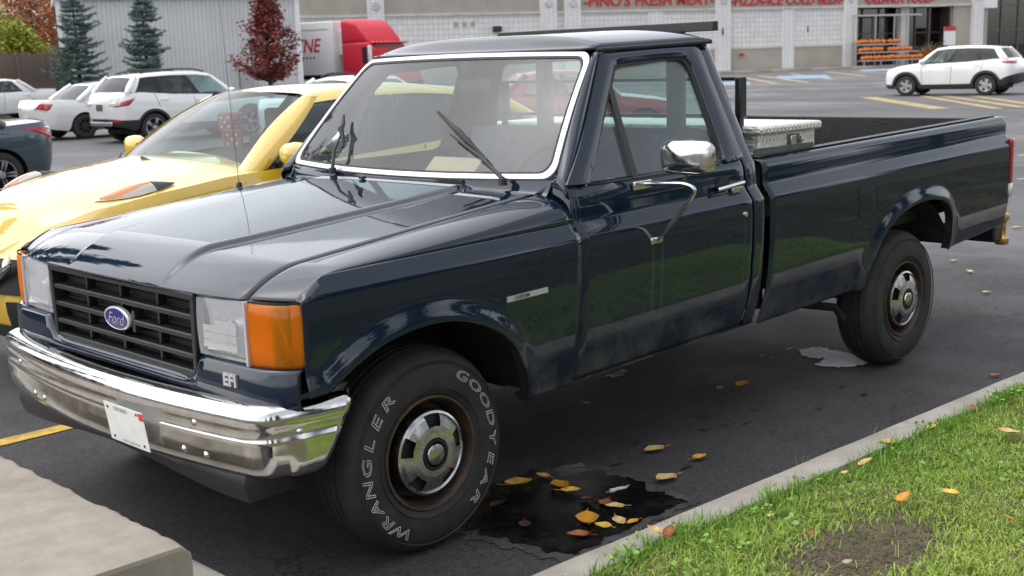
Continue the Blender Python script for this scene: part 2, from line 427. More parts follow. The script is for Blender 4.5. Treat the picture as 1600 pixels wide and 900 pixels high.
# ================================================================== pickup truck
RAKE = 0.022
def paint_mat(name, base, dirt=True):
    m, nt, p = newmat(name)
    p.inputs['Roughness'].default_value = 0.5
    p.inputs['Specular IOR Level'].default_value = 0.0
    p.inputs['Coat Weight'].default_value = 1.0
    p.inputs['Coat Roughness'].default_value = 0.025
    p.inputs['Coat IOR'].default_value = 1.56
    tc = nt.nodes.new('ShaderNodeTexCoord'); sp = nt.nodes.new('ShaderNodeSeparateXYZ')
    nt.links.new(tc.outputs['Object'], sp.inputs[0])
    # road dust low on the panels
    n1 = noise_out(nt, 5, 6, 0.65); n2 = noise_out(nt, 2.0, 5, 0.6, stretch=(4, 4, 0.6))
    low = ramp(nt, sp.outputs['Z'], 0.42, 0.80, 1.0, 0.0)
    f = nmath(nt, 'MULTIPLY', low, ramp(nt, n1, 0.35, 0.72), True)
    f = nmath(nt, 'MULTIPLY', f, 0.5)
    # run-off streaks below the mirror bracket and the lock
    for (sx, w, z0, z1, k) in ((1.175, 0.010, 0.45, 0.95, 0.34), (1.235, 0.014, 0.50, 0.95, 0.2), (1.815, 0.010, 0.6, 0.98, 0.16)):
        d = nmath(nt, 'ABSOLUTE', nmath(nt, 'SUBTRACT', nmath(nt, 'ADD', sp.outputs['X'], nmath(nt, 'MULTIPLY', n1, 0.012)), sx + 0.006))
        s = nmath(nt, 'MULTIPLY', ramp(nt, d, 0.0, w, 1, 0), nmath(nt, 'MULTIPLY', ramp(nt, sp.outputs['Z'], z0, z0 + .12), ramp(nt, sp.outputs['Z'], z1, z1 + .012, 1, 0)))
        f = nmath(nt, 'MAXIMUM', f, nmath(nt, 'MULTIPLY', s, nmath(nt, 'MULTIPLY', n2, k * 1.6)))
    # scattered rub marks
    n3 = noise_out(nt, 9, 7, 0.7, stretch=(1, 1, 2.2))
    f = nmath(nt, 'MAXIMUM', f, nmath(nt, 'MULTIPLY', nmath(nt, 'MULTIPLY', ramp(nt, n3, 0.70, 0.78), low), 0.9), True)
    nt.links.new(mixcol(nt, f, base, (0.20, 0.19, 0.175)), p.inputs['Base Color'])
    nt.links.new(nmath(nt, 'SUBTRACT', 1.0, nmath(nt, 'MULTIPLY', f, 1.6), True), p.inputs['Coat Weight'])
    nd = noise_out(nt, 170, 3, 0.6)
    nt.links.new(nmath(nt, 'ADD', ramp(nt, n1, 0.3, 0.8, 0.015, 0.06), ramp(nt, nd, 0.60, 0.72, 0, 0.16)), p.inputs['Coat Roughness'])
    b = nt.nodes.new('ShaderNodeBump'); b.inputs['Strength'].default_value = 0.035; b.inputs['Distance'].default_value = 0.02
    nt.links.new(noise_out(nt, 2.4, 2, 0.4), b.inputs['Height']); nt.links.new(b.outputs['Normal'], p.inputs['Coat Normal'])
    return m
paint_mat('navy_paint', (0.005, 0.0135, 0.029))
mat('chrome', (0.74, 0.73, 0.72), 0.12, 1.0, var=0.18, vscale=14, rvar=0.06)
mat('hubcap_steel', (0.55, 0.545, 0.54), 0.24, 1.0, var=0.22, vscale=22, rvar=0.08)
mat('bright_trim', (0.66, 0.64, 0.66), 0.28, 0.55)
mat('black_plastic', (0.013, 0.013, 0.014), 0.48, bump=0.15, bscale=300)
mat('black_rubber', (0.012, 0.012, 0.013), 0.6)
mat('tyre_rubber', (0.016, 0.016, 0.017), 0.72, var=0.4, vscale=9, col2=(0.030, 0.029, 0.028), bump=0.25, bscale=120)
mat('rusty_wheel', (0.022, 0.021, 0.022), 0.45, 0.3, col2=(0.065, 0.036, 0.02), vscale=13, bump=0.3, bscale=80)
mat('rust_edge', (0.10, 0.06, 0.028), 0.8, col2=(0.04, 0.03, 0.022), vscale=30)
mat('tyre_white', (0.62, 0.62, 0.60), 0.7, var=0.3, vscale=25)
mat('under_black', (0.008, 0.008, 0.008), 0.9, var=0.5, vscale=8, col2=(0.022, 0.02, 0.017))
mat('grille_black', (0.014, 0.014, 0.015), 0.42, bump=0.1, bscale=200)
mat('lamp_reflector', (0.90, 0.90, 0.90), 0.2, 0.75, bump=0.5, bscale=24)
mat('flute_glass', (0.88, 0.88, 0.88), 0.12, 0.35, coat=1.0)
mat('amber_dark', (0.45, 0.12, 0.008), 0.35, coat=0.5)
mat('amber_reflector', (0.95, 0.55, 0.06), 0.35, 0.1)
mat('white_plate', (0.80, 0.80, 0.77), 0.4, var=0.08, vscale=20)
mat('plate_ink', (0.05, 0.07, 0.16), 0.5)
mat('red_sticker', (0.65, 0.05, 0.04), 0.5)
mat('oval_blue', (0.012, 0.016, 0.16), 0.2, coat=0.8)
mat('liner_black', (0.010, 0.010, 0.0105), 0.42, var=0.4, vscale=12, bump=0.3, bscale=70)
mat('diamond_alu', (0.78, 0.77, 0.73), 0.5, 0.35, var=0.15, vscale=25, rvar=0.12)
mat('steel_grey', (0.14, 0.145, 0.155), 0.5, 0.4, var=0.3, vscale=18)
mat('rack_black', (0.018, 0.018, 0.02), 0.42, var=0.3, vscale=20)
mat('brass', (0.62, 0.40, 0.14), 0.32, 0.9, var=0.35, vscale=18)
mat('seat_blue', (0.085, 0.10, 0.135), 0.9, var=0.25, vscale=20, bump=0.3, bscale=200)
mat('cabin_grey', (0.07, 0.08, 0.10), 0.75, var=0.2, vscale=9)
mat('cardboard', (0.46, 0.35, 0.22), 0.85, var=0.15, vscale=10)
mat('red_lens', (0.45, 0.006, 0.012), 0.12, coat=1.0, var=0.25, vscale=30)
mat('clear_lens_white', (0.62, 0.60, 0.55), 0.15, coat=1.0)
mat('cowl_grey', (0.05, 0.053, 0.06), 0.55, var=0.3, vscale=15)
glassmat('truck_glass', (0.76, 0.84, 0.84), 1.5, haze=0.03, boost=.95)
glassmat('side_glass', (0.66, 0.82, 0.79), 1.5, haze=0.07, boost=1.2)
glassmat('lamp_glass', (0.93, 0.94, 0.93), 1.5, haze=0.34)
def ambermat():
    m = glassmat('amber_glass', (1.0, 0.55, 0.05), 1.5)
    nt = m.node_tree
    df = nt.nodes.new('ShaderNodeBsdfTranslucent'); df.inputs['Color'].default_value = (1.0, 0.42, 0.012, 1)
    d2 = nt.nodes.new('ShaderNodeBsdfDiffuse'); d2.inputs['Color'].default_value = (1.0, 0.36, 0.008, 1)
    ad = nt.nodes.new('ShaderNodeMixShader'); ad.inputs[0].default_value = 0.5
    nt.links.new(df.outputs[0], ad.inputs[1]); nt.links.new(d2.outputs[0], ad.inputs[2])
    out = nt.nodes['Material Output']; prev = out.inputs['Surface'].links[0].from_socket
    m2 = nt.nodes.new('ShaderNodeMixShader'); m2.inputs[0].default_value = 0.55
    nt.links.new(prev, m2.inputs[1]); nt.links.new(ad.outputs[0], m2.inputs[2]); nt.links.new(m2.outputs[0], out.inputs['Surface'])
ambermat()

truck = empty('pickup_truck', 'dark navy single cab pickup truck parked along the lawn kerb, chrome front bumper', 'pickup truck')

def rk(P):
    P = np.array(P, float); P[..., 2] += RAKE * P[..., 0]; return P
def rkv(p):
    return np.array([p[0], p[1], p[2] + RAKE * p[0]])
def pgrid(name, P, m, parent=truck, side=-1, rake=True, solid=0.0, angle=30, flip=False):
    """grid panel modelled for the left (y<0) side; side=+1 mirrors it"""
    P = np.array(P, float)
    if rake: P = rk(P)
    if side > 0: P[..., 1] *= -1
    b = MB().grid(P, flip=(side > 0) != flip)
    return b.build(name, m, parent, solid=solid, angle=angle)
def pmb(b, name, m, parent=truck, rake=True, **k):
    if rake: b.map(rkv)
    return b.build(name, m, parent, **k)

# ---- side profile: y (half width, negative = left) against height
BAND0, BAND1 = 1.008, 1.052
PZ = [0.40, 0.435, 0.50, 0.56, 0.66, 0.80, 0.92, 1.000, BAND0, BAND1, BAND1 + .008, 1.10, 1.145, 1.165]
PY = [-.925, -.935, -.955, -.972, -.988, -.998, -1.0, -.997, -.994, -.962, -.958, -.955, -.949, -.940]
def prof(z): return np.interp(z, PZ, PY)
ARCH_F = crv([(-.53, .690), (-.46, .695), (-.417, .715), (-.344, .757), (-.222, .806), (-.063, .829), (.087, .817), (.214, .775), (.308, .722), (.379, .655), (.435, .562), (.468, .49), (.486, .42)], 10)
ARCH_R = crv([(2.93, .415), (2.965, .55), (3.045, .685), (3.2, .768), (3.406, .806), (3.625, .792), (3.742, .743), (3.80, .662), (3.826, .56), (3.84, .482)], 12)
def flare(x, z, arch, amp=.020, w=.085):
    d = np.min(np.hypot(arch[:, 0] - x, arch[:, 1] - z))
    return -amp * float(1 - smooth01(.008, w, d))
def arch_z(x, arch): return float(np.interp(x, arch[:, 0], arch[:, 1]))
ROWS_UP = [0.955, 0.985, 1.000, 1.004, BAND0, 1.03, BAND1, BAND1 + .006]
def lower_panel(xs, zl, arch=None, nlow=20):
    P = []
    for x in xs:
        z0 = zl(x)
        t = np.linspace(0, 1, nlow) ** 1.25
        zz = list(z0 + (0.94 - z0) * t) + ROWS_UP
        col = []
        for z in zz:
            y = prof(z)
            if x < -.2: z = min(z, hood_z(x, .958, -.5335))
            if arch is not None and z < 1.0: y += flare(x, z, arch)
            col.append((x, y, z))
        P.append(col)
    return P
def fend_low(x):
    if x < -.45: return .692
    if x > .483: return .428
    return max(arch_z(x, ARCH_F), .428)
xs_f = np.unique(np.concatenate([np.linspace(-.53, .745, 46), np.linspace(.36, .49, 22), np.linspace(-.46, -.33, 10)]))
def bed_low(x):
    b = .415 if x < 2.95 else np.interp(x, [3.84, 4.56], [.482, .525]) if x > 3.84 else arch_z(x, ARCH_R)
    return float(b)
xs_b = np.unique(np.concatenate([np.linspace(2.018, 4.53, 60), np.linspace(2.92, 3.06, 22), np.linspace(3.74, 3.845, 24), [4.545, 4.557, 4.565]]))

# ---- hood height field
def yridge(x): return np.interp(x, [-.42, -.30, .40, .7], [.335, .36, .437, .448])
def xfront(y):
    a = abs(y); return -.640 + .010 * (a / .5) ** 2 + (max(a - .5, 0) / .5) ** 2.4 * .095
Z_LIP = 0.990
def htop(x, y):
    base = 1.092 + (x + .40) * .083
    base -= .020 * (abs(y) / .8) ** 2.4
    yr = yridge(x)
    b = 1 - smooth01(yr - .006, yr + .028, abs(y))
    return base + .017 * b * smooth01(-.60, -.42, x)
def hood_z(x, y, fx=None):
    fx = xfront(y) if fx is None else fx
    y = min(abs(y), .80)
    s = x - fx
    h = htop(x, y)
    n = .215
    if s < n:
        t = 1 - max(s, 0) / n
        h = Z_LIP + (htop(fx + n, y) - Z_LIP) * (1 - t ** 1.75) ** .85 + (s - n) * .04 * (1 - t)
        h = max(h, Z_LIP)
    return h
ys_h = np.unique(np.concatenate([np.linspace(-.795, .795, 41), [q * s for s in (-1, 1) for q in np.linspace(.32, .50, 26)]]))
us = np.concatenate([np.linspace(0, .05, 8)[:-1], np.linspace(.05, .25, 16)[:-1], np.linspace(.25, 1, 30)])
def x_rear(y): return .655 + .05 * (abs(y) / .8) ** 2
P = [[(xfront(y) + u * (x_rear(y) - xfront(y)), y, hood_z(xfront(y) + u * (x_rear(y) - xfront(y)), y)) for u in us] for y in ys_h]
lipP = np.array(P)
front = lipP[:, :1].copy(); front[:, :, 2] -= .012; front[:, :, 0] += .004
lipP = np.concatenate([front, lipP], axis=1)
hood = pgrid('hood', lipP, 'navy_paint', solid=0.006, flip=True, angle=50)
# cowl, vent grille and washer nozzles
def cowl_pt(y, u):
    a = abs(y) / .852; e = np.array([.672 + .089 * a ** 2 - .004, y, 1.205 + .014 * a ** 2 - .006])
    f = np.array([x_rear(y) + .006, y, htop(.66, y) - .004])
    return f + (e - f) * u - np.array([0, 0, .010]) * sin(pi * u)
P = [[cowl_pt(y, u) for u in np.linspace(0, 1, 6)] for y in np.linspace(-.845, .845, 34)]
cowl = pgrid('cowl', P, 'navy_paint', flip=True)
b = MB()
for y in np.linspace(-.42, .34, 64):
    b.box(.675, .735, y - .0032, y + .0032, htop(.68, 0) - .012, htop(.68, 0) + .004)
pmb(b, 'vent_slats', 'cowl_grey', cowl)

for side in (-1, 1):
    nm = 'left' if side < 0 else 'right'
    f = pgrid('fender', lower_panel(xs_f, fend_low, ARCH_F), 'navy_paint', side=side, solid=.006, angle=40)
    # top of the fender, rolling over from the side band to the hood seam
    P = []
    for x0 in np.concatenate([np.linspace(-.56, -.35, 22), np.linspace(-.33, .745, 26)]):
        col = []
        for k, t in enumerate(np.linspace(0, 1, 18)):
            y = -.958 + (.958 - .787) * (1 - cos(t * pi / 2)) ** .9 * 1.0
            xx = x0 if x0 > -.35 else x0
            fx = xfront(abs(y))
            x = xx if xx > -.35 else fx + (xx + .56) / .21 * (-.35 - fx)
            zt = hood_z(x, .80, fx)
            if x > .55: zt = hood_z(.55, .8) + (x - .55) * .06
            z = BAND1 + .006 + (zt - BAND1 - .006) * sin(t * pi / 2) ** .8
            z = min(z, hood_z(x, y, fx)) - (.004 if k >= 17 else 0)
            col.append((x, y, z))
        P.append(col)
    pgrid('fender_top', P, 'navy_paint', f, side=side, solid=.005, angle=60)
    # wheel arch return flange
    def flange(arch, nmx, par, x0, x1):
        a = arch[(arch[:, 0] >= x0) & (arch[:, 0] <= x1)]
        P = [[(x, prof(z) + flare(x, z, arch) + q, z + (.0 if q < .003 else .006)) for q in (.001, .012, .045)] for x, z in a]
        pgrid(nmx, P, 'under_black', par, side=side)
    flange(ARCH_F, 'arch_flange', f, -.42, .486)
    bd = pgrid('bed_side', [c + [(c[0][0], y, z) for y, z in ((-.957, 1.07), (-.956, 1.10), (-.954, 1.128), (-.949, 1.148), (-.938, 1.160), (-.915, 1.166), (-.88, 1.166), (-.862, 1.160), (-.858, 1.14))]
                              for c in lower_panel(xs_b, bed_low, ARCH_R)], 'navy_paint', side=side, solid=.006, angle=40)
    flange(ARCH_R, 'arch_flange', bd, 2.93, 3.84)
    # black liner cap over the rail and ribbed liner inside the bed
    b = MB()
    yy = [(-.905, 1.1665), (-.905, 1.1745), (-.86, 1.1755), (-.852, 1.168), (-.850, 1.12)]
    b.grid([[(x, y * (-side), z) for y, z in yy] for x in np.linspace(2.05, 4.52, 20)], flip=side > 0)
    pmb(b, 'rail_cap', 'liner_black', bd, solid=.003)
    rib = []
    for x in (2.06, 4.53):
        col = []
        for z in np.linspace(.70, 1.15, 64):
            col.append((x, side * (.835 + .014 * math.tanh(3 * sin((z - .70) * 2 * pi / .075))), z))
        rib.append(col)
    b = MB().grid(rib); pmb(b, 'bed_liner_side', 'liner_black', bd, angle=60)
    # wheel wells
    for (xc, zc, R, y0, y1, par) in ((.03, .36, .50, .50, .985, f), (3.40, .35, .50, .58, .985, bd)):
        b = MB()
        ang = np.linspace(.2, pi - .2, 26) if xc < 1 else np.linspace(.34, pi - .2, 26)
        b.grid([[(xc + R * cos(q), side * y, zc + R * .95 * sin(q)) for y in (y0, y1 - .03)] for q in ang])
        n0 = len(b.v)
        b.v += [(xc + R * cos(q), side * y0, zc + R * .95 * sin(q)) for q in ang]; b.f.append(tuple(range(n0, n0 + len(ang))))
        pmb(b, 'wheel_well', 'under_black', par)

# ---- doors and cab
def gy(z):   # greenhouse side
    return np.interp(z, [1.165, 1.185, 1.21, 1.26, 1.45, 1.69], [-.940, -.928, -.915, -.893, -.806, -.697])
def side_full(z): return prof(z) if z <= 1.165 else gy(z)
ROWS_CAB = list(np.linspace(.43, .94, 18)) + ROWS_UP + [1.07, 1.10, 1.13, 1.15, 1.165, 1.178, 1.19]
WIN = [(.868, 1.190), (.905, 1.186), (1.10, 1.182), (1.40, 1.178), (1.66, 1.176), (1.735, 1.186), (1.765, 1.23), (1.772, 1.40), (1.774, 1.56), (1.760, 1.615), (1.725, 1.637), (1.60, 1.641), (1.45, 1.638), (1.32, 1.634), (1.262, 1.622), (1.228, 1.590), (1.10, 1.450), (.98, 1.310), (.88, 1.205)]
DOUT = [(.752, 1.190), (.85, 1.1895), (1.05, 1.1895), (1.40, 1.1895), (1.66, 1.1895), (1.88, 1.1895), (1.886, 1.24), (1.880, 1.40), (1.872, 1.56), (1.868, 1.665), (1.80, 1.678), (1.60, 1.676), (1.45, 1.673), (1.32, 1.669), (1.215, 1.664), (1.18, 1.635), (1.04, 1.475), (.90, 1.325), (.775, 1.21)]
DOORX = [.752, 1.884]
mid_i = slice(0, None)
for side in (-1, 1):
    xs = np.concatenate([[.752, .756, .764], np.linspace(.79, 1.86, 24), [1.876, 1.881, 1.884]])
    P = []
    for x in xs:
        e = .006 * (1 - smooth01(0, .012, x - .752)) + .006 * (1 - smooth01(0, .012, 1.884 - x))
        P.append([(x, side_full(z) + e, z + (.012 if z < .45 else 0)) for z in ROWS_CAB])
    door = pgrid('door', P, 'navy_paint', side=side, solid=.005, angle=40)
    # window frame ring
    wo = crv(WIN + WIN[:1], 4)[:-1]; do = crv(DOUT + DOUT[:1], 4)[:-1]
    do[:, 1] = np.maximum(do[:, 1], 1.19)
    P = []
    for (xo, zo), (xi, zi) in zip(do, wo):
        col = []
        for t, off in ((0, .012), (0.02, .002), (.25, -.004), (.6, -.006), (.92, -.002), (1.0, .012)):
            x, z = xo + (xi - xo) * t, zo + (zi - zo) * t
            col.append((x, gy(z) + off, z))
        P.append(col)
    P.append(P[0])
    fr = pgrid('window_frame', P, 'navy_paint', door, side=side, solid=.012, flip=True)
    # black rubber around the opening
    c = wo.mean(0)
    P = []
    for x, z in wo:
        d = c - (x, z); d = d / np.hypot(*d)
        top = 1.0 if z > 1.25 else .45
        P.append([(x + d[0] * q, gy(z + d[1] * q) + o2, z + d[1] * q) for q, o2 in ((-.006, -.003), (.004, -.006), (.022 * top, -.001), (.024 * top, .014))])
    P.append(P[0])
    pgrid('window_seal', P, 'black_rubber', fr, side=side, flip=True)
    # vent pane divider and panes
    b = MB()
    for (x0, z0), (x1, z1) in (((1.150, 1.182), (1.196, 1.565)),):
        b.grid([[(x0 + (x1 - x0) * t + q, side * -(gy(z0 + (z1 - z0) * t) + o2), z0 + (z1 - z0) * t) for q, o2 in ((-.017, .01), (-.016, -.006), (.016, -.006), (.017, .01))] for t in np.linspace(0, 1, 6)], flip=side > 0)
    pmb(b, 'vent_divider', 'black_plastic', fr)
    def pane(nm, poly):
        b = MB(); n = len(poly)
        V = [(x, side * -(gy(z) + .010), z) for x, z in poly]
        b.add(V, [tuple(range(n))]); pmb(b, nm, 'side_glass', door, smooth=False)
    zs = np.linspace(1.18, 1.63, 10)
    def strip_pane(nm, lo, hi):
        P = []
        for t in np.linspace(0, 1, 10):
            z = 1.178 + .46 * t
            P.append([(lo(z), gy(z) + .012, z), (hi(z), gy(z) + .012, z)])
        pgrid(nm, P, 'side_glass', door, side=side)
    div = lambda z: np.interp(z, [1.182, 1.565], [1.150, 1.196])
    apil = lambda z: np.interp(z, [1.178, 1.205, 1.31, 1.45, 1.59, 1.64], [.87, .878, .975, 1.095, 1.222, 1.262])
    strip_pane('vent_glass', lambda z: min(apil(z), div(z)), div)
    strip_pane('door_glass', lambda z: max(div(z), apil(z)), lambda z: 1.775)
    # handle recess, handle, lock, badge, mirror on the outside
    b = MB()
    yh = lambda z: side * -prof(z)
    sy = side
    b.add([(x, sy * (-prof(z) + .0035) * 1.0, z) for x, z in ((1.655, 1.085), (1.665, 1.112), (1.69, 1.122), (1.74, 1.122), (1.755, 1.108), (1.755, 1.088), (1.74, 1.078), (1.67, 1.078))], [tuple(range(8))])
    h = pmb(b, 'handle_recess', 'under_black', door, smooth=False)
    b = MB(); y0 = .962
    b.grid([[(x, sy * (y0 + dy), 1.078 + (x - 1.64) * .05 + dz) for dy, dz in ((.0, -.010), (.022, -.009), (.026, 0), (.022, .009), (.0, .010))] for x in np.linspace(1.64, 1.835, 8)])
    hd = pmb(b, 'door_handle', 'chrome', door)
    MB().box(1.755, 1.828, sy * y0, sy * (y0 + .018), 1.048 + .04, 1.075 + .04).build('handle_base', 'chrome', hd, bevel=.004)
    b = MB().lathe([(0, -.012), (.011, -.010), (.013, 0)], 14, c=(0, 0, 0))
    b.map(lambda p: (1.815 + p[0], sy * (.9985 - p[1] * 1.0 * 1.0) if sy > 0 else -.9985 + p[1], .952 + p[2]))
    pmb(b, 'lock', 'chrome', door)
    # low-mount mirror: chrome head on a bent tube
    mr = MB()
    path = crv([(1.165, sy * .962, 1.158), (1.17, sy * 1.06, 1.163), (1.175, sy * 1.15, 1.166), (1.18, sy * 1.195, 1.150), (1.185, sy * 1.185, 1.115), (1.185, sy * 1.10, 1.02), (1.185, sy * 1.012, .935)], 6)
    arm = pmb(MB().tube(path, .0085, 10), 'mirror_arm', 'chrome', door)
    pmb(MB().box(1.105, 1.215, sy * .950, sy * .964, 1.137, 1.172), 'mirror_bracket', 'chrome', arm, bevel=.004)
    pmb(MB().box(1.150, 1.225, sy * .995, sy * 1.012, .918, .945), 'mirror_bracket', 'chrome', arm, bevel=.004)
    pmb(MB().tube([(1.185, sy * 1.15, 1.165), (1.19, sy * 1.15, 1.20)], .008, 8), 'mirror_stem', 'rust_edge', arm)
    P = []
    for q in np.linspace(0, 1, 14) ** 2:
        ring = []
        k = max(.02, (1 - (1 - q) ** 3.2) ** .42)
        for a in np.linspace(0, 2 * pi, 40, endpoint=False):
            ca, sa = cos(a), sin(a)
            rx = np.sign(ca) * abs(ca) ** .5 * .126 * k; rz = np.sign(sa) * abs(sa) ** .5 * .068 * k
            ring.append((1.165 + .052 * q, sy * (1.147 + rx), 1.265 + rz))
        P.append(ring)
    hb = MB().grid(P, wj=True); hb.f.append(tuple(range(40))); head = pmb(hb, 'mirror_head', 'chrome', arm, angle=80)
    MB().add([rkv(p) for p in P[-1]], [tuple(range(40))]).build('mirror_glass', 'chrome', head, smooth=False)

# ---- cab corner, back panel, roof
xs_c = [(1.890, 0), (1.900, 0), (1.94, .0), (1.968, .003), (1.986, .011), (1.995, .024), (1.998, .050)]
ROWS_C = [z for z in ROWS_CAB if z < 1.18] + list(np.linspace(1.19, 1.69, 12))
cabm = None
cab = pmb(MB().box(.80, 1.95, -.88, .88, .44, .50), 'cab_floor', 'under_black', smooth=False)
for side in (-1, 1):
    P = [[(x + (0 if z < 1.19 else -(z - 1.19) * .035), side_full(z) + o, z) for z in ROWS_C] for x, o in xs_c]
    pgrid('cab_corner', P, 'navy_paint', side=side, solid=.006)
    # rocker behind/below the door
    P = [[(x, y, z) for y, z in ((-.928, .437), (-.925, .425), (-.89, .415), (-.86, .44))] for x in (.50, 1.2, 1.98)]
    pgrid('rocker', P, 'navy_paint', side=side)
def xback(z): return 1.986 - max(0, z - 1.19) * .035
wi = [(-.70, 1.235), (0, 1.225), (.70, 1.235), (.735, 1.27), (.70, 1.44), (.655, 1.60), (.62, 1.625), (0, 1.635), (-.62, 1.625), (-.655, 1.60), (-.70, 1.44), (-.735, 1.27)]
wo2 = [(-.86, .46), (0, .46), (.86, .46), (.865, 1.2), (.79, 1.42), (.70, 1.62), (.66, 1.69), (0, 1.715), (-.66, 1.69), (-.70, 1.62), (-.79, 1.42), (-.865, 1.2)]
P = [[(xback(z0 + (z1 - z0) * t), y0 + (y1 - y0) * t, z0 + (z1 - z0) * t) for t in (0, .5, .96, 1)] for (y0, z0), (y1, z1) in zip(wo2 + wo2[:1], wi + wi[:1])]
back = pgrid('cab_back', P, 'navy_paint', solid=.02)
pgrid('rear_window_seal', [[(xback(z) + dx, y * k, 1.43 + (z - 1.43) * k) for k, dx in ((1.02, .0), (1.0, .006), (.965, .004))] for y, z in wi + wi[:1]], 'black_rubber', back)
MB().add([rkv((xback(z), y, z)) for y, z in wi], [tuple(range(12))]).build('rear_glass', 'side_glass', back, smooth=False)
# roof
P = []
for x in np.concatenate([np.linspace(1.085, 1.22, 9), np.linspace(1.26, 1.90, 10), [1.93, 1.955, 1.968, 1.974]]):
    col = []
    fr = 1 - smooth01(0, .17, x - 1.085); rr = smooth01(1.90, 1.976, x)
    for y in np.linspace(-1, 1, 33):
        w = .700 + .004 * (x - 1.2)
        zz = 1.690 + .062 * (1 - abs(y) ** 3.2) ** .8 * (1 - .985 * fr ** 1.5) * (1 - .55 * rr ** 2) + .010 * (x - 1.2)
        col.append((x + (.075 * abs(y) ** 2.2) * fr, y * w, zz))
    P.append(col)
roof = pgrid('roof', P, 'navy_paint', flip=True, solid=.01, angle=60)
for side in (-1, 1):
    b = MB().tube([(x, side * (.708 + .004 * (x - 1.2)), 1.688 + .010 * (x - 1.2)) for x in (1.185, 1.3, 1.5, 1.7, 1.9, 1.965)], .0095, 8)
    pmb(b, 'drip_rail', 'black_rubber', roof)
# windscreen
def wsb(y): a = abs(y) / .852; return (.672 + .089 * a ** 2, y, 1.205 + .014 * a ** 2)
def wst(y): a = abs(y) / .715; return (1.085 + .068 * a ** 2, y, 1.690 - .012 * a ** 2)
def wsp(s, t, off=0.0):
    y0, y1 = s * .852, s * .715
    b0, b1 = np.array(wsb(y0)), np.array(wst(y1))
    p = b0 + (b1 - b0) * t
    p[0] -= .012 * sin(pi * t); p[2] += .006 * sin(pi * t)
    n = np.array([-.76, 0.35 * s, .62]); n /= np.linalg.norm(n)
    return p + n * off
P = [[wsp(s, t) for t in np.linspace(.03, .97, 12)] for s in np.linspace(-.97, .97, 24)]
wsh = pgrid('windscreen', P, 'truck_glass', flip=True, angle=180)
# bright moulding round the windscreen, black rubber inside it
def ring_pts(k, n=16):
    pts = []
    rad = .11
    for (s0, t0, a0) in ((-1, 0, 180), (1, 0, 270), (1, 1, 0), (-1, 1, 90)):
        for a in np.linspace(a0, a0 + 90, 7):
            pts.append((s0 * (1 - rad * .55) + rad * .55 * cos(radians(a)), (t0 * 1.0 + (rad if t0 == 0 else -rad)) + rad * sin(radians(a))))
    return pts
base = ring_pts(0)
def dens(pts):
    out = []
    for i in range(len(pts)):
        a, b2 = np.array(pts[i]), np.array(pts[(i + 1) % len(pts)])
        m = 14 if np.hypot(*(b2 - a)) > .3 else 1
        out += [a + (b2 - a) * q / m for q in range(m)]
    return out
base = dens(base)
def shr(p, d):  # inset towards the centre in metres
    s, t = p; return (s * (1 - d / .79), .5 + (t - .5) * (1 - d / .31))
P = [[wsp(*shr(p, d), off) for d, off in ((-.004, .0), (-.002, .006), (.010, .008), (.019, .006), (.020, .001))] for p in base + base[:1]]
mould = pgrid('windscreen_moulding', P, 'bright_trim', wsh, flip=True)
P = [[wsp(*shr(p, d), off) for d, off in ((.019, .003), (.022, .004), (.030, .003), (.031, .000))] for p in base + base[:1]]
pgrid('windscreen_rubber', P, 'black_rubber', wsh, flip=True)
# A pillars between the windscreen and the door frame
for side in (-1, 1):
    P = []
    for t in np.linspace(-.06, 1.0, 14):
        a = np.array(wsp(-1, t)); a[1] -= .0
        x, z = np.interp(t, [-.06, 0, .1, .35, .65, .93, 1.0], [.745, .752, .80, .915, 1.05, 1.178, 1.212]), np.interp(t, [-.06, 0, .1, .35, .65, .93, 1.0], [1.150, 1.19, 1.235, 1.345, 1.49, 1.635, 1.672])
        d = np.array([x, gy(z) + .003, z])
        P.append([a + (d - a) * q + np.array([-.35, -.8, .25]) * .022 * sin(pi * q) for q in np.linspace(0, 1, 7)])
    pgrid('windscreen_pillar', P, 'navy_paint', side=side, solid=.008, flip=True)
    # cowl end between the hood and the door
    P = []
    for t in np.linspace(0, 1, 10):
        ya = -.958 + .158 * (1 - cos(t * pi / 2)) ** .9; zt = hood_z(.55, .8) + .195 * .06
        A = np.array([.744, ya, BAND1 + .006 + (zt - BAND1 - .006) * sin(t * pi / 2) ** .8])
        B = np.array([.764, -.930 + .085 * t, 1.180 + .036 * t])
        if t == 1: A = np.array([.70, -.80, htop(.66, .8)])
        P.append([A + (B - A) * q for q in np.linspace(0, 1, 5)])
    pgrid('cowl_end', P, 'navy_paint', cowl, side=side, flip=True, solid=.004)

# wipers
def wiper(y0, x0, z0, tip, blade_a, blade_b):
    w = pmb(MB().lathe([(0, .03), (.016, .026), (.018, 0)], 12, 'z', (x0, y0, z0)), 'wiper', 'black_plastic')
    p0 = np.array([x0, y0, z0 + .025])
    pmb(MB().tube([p0, p0 + (tip - p0) * .35 + np.array([-.01, 0, .02]), tip], [.009, .007, .005], 8), 'wiper_arm', 'black_plastic', w)
    d = blade_b - blade_a
    pmb(MB().tube([blade_a, blade_a + d * .3, blade_a + d * .5 + np.array([-.012, 0, .012]), blade_a + d * .7, blade_b], [.006, .010, .014, .010, .006], 8), 'wiper_blade', 'black_rubber', w)
wiper(-.66, .675, 1.195, wsp(-.32, .30, .03), wsp(-.61, .115, .018), wsp(-.13, .49, .018))
wiper(.42, .668, 1.195, wsp(.60, .30, .03), wsp(.50, .16, .03), wsp(.70, .43, .03))
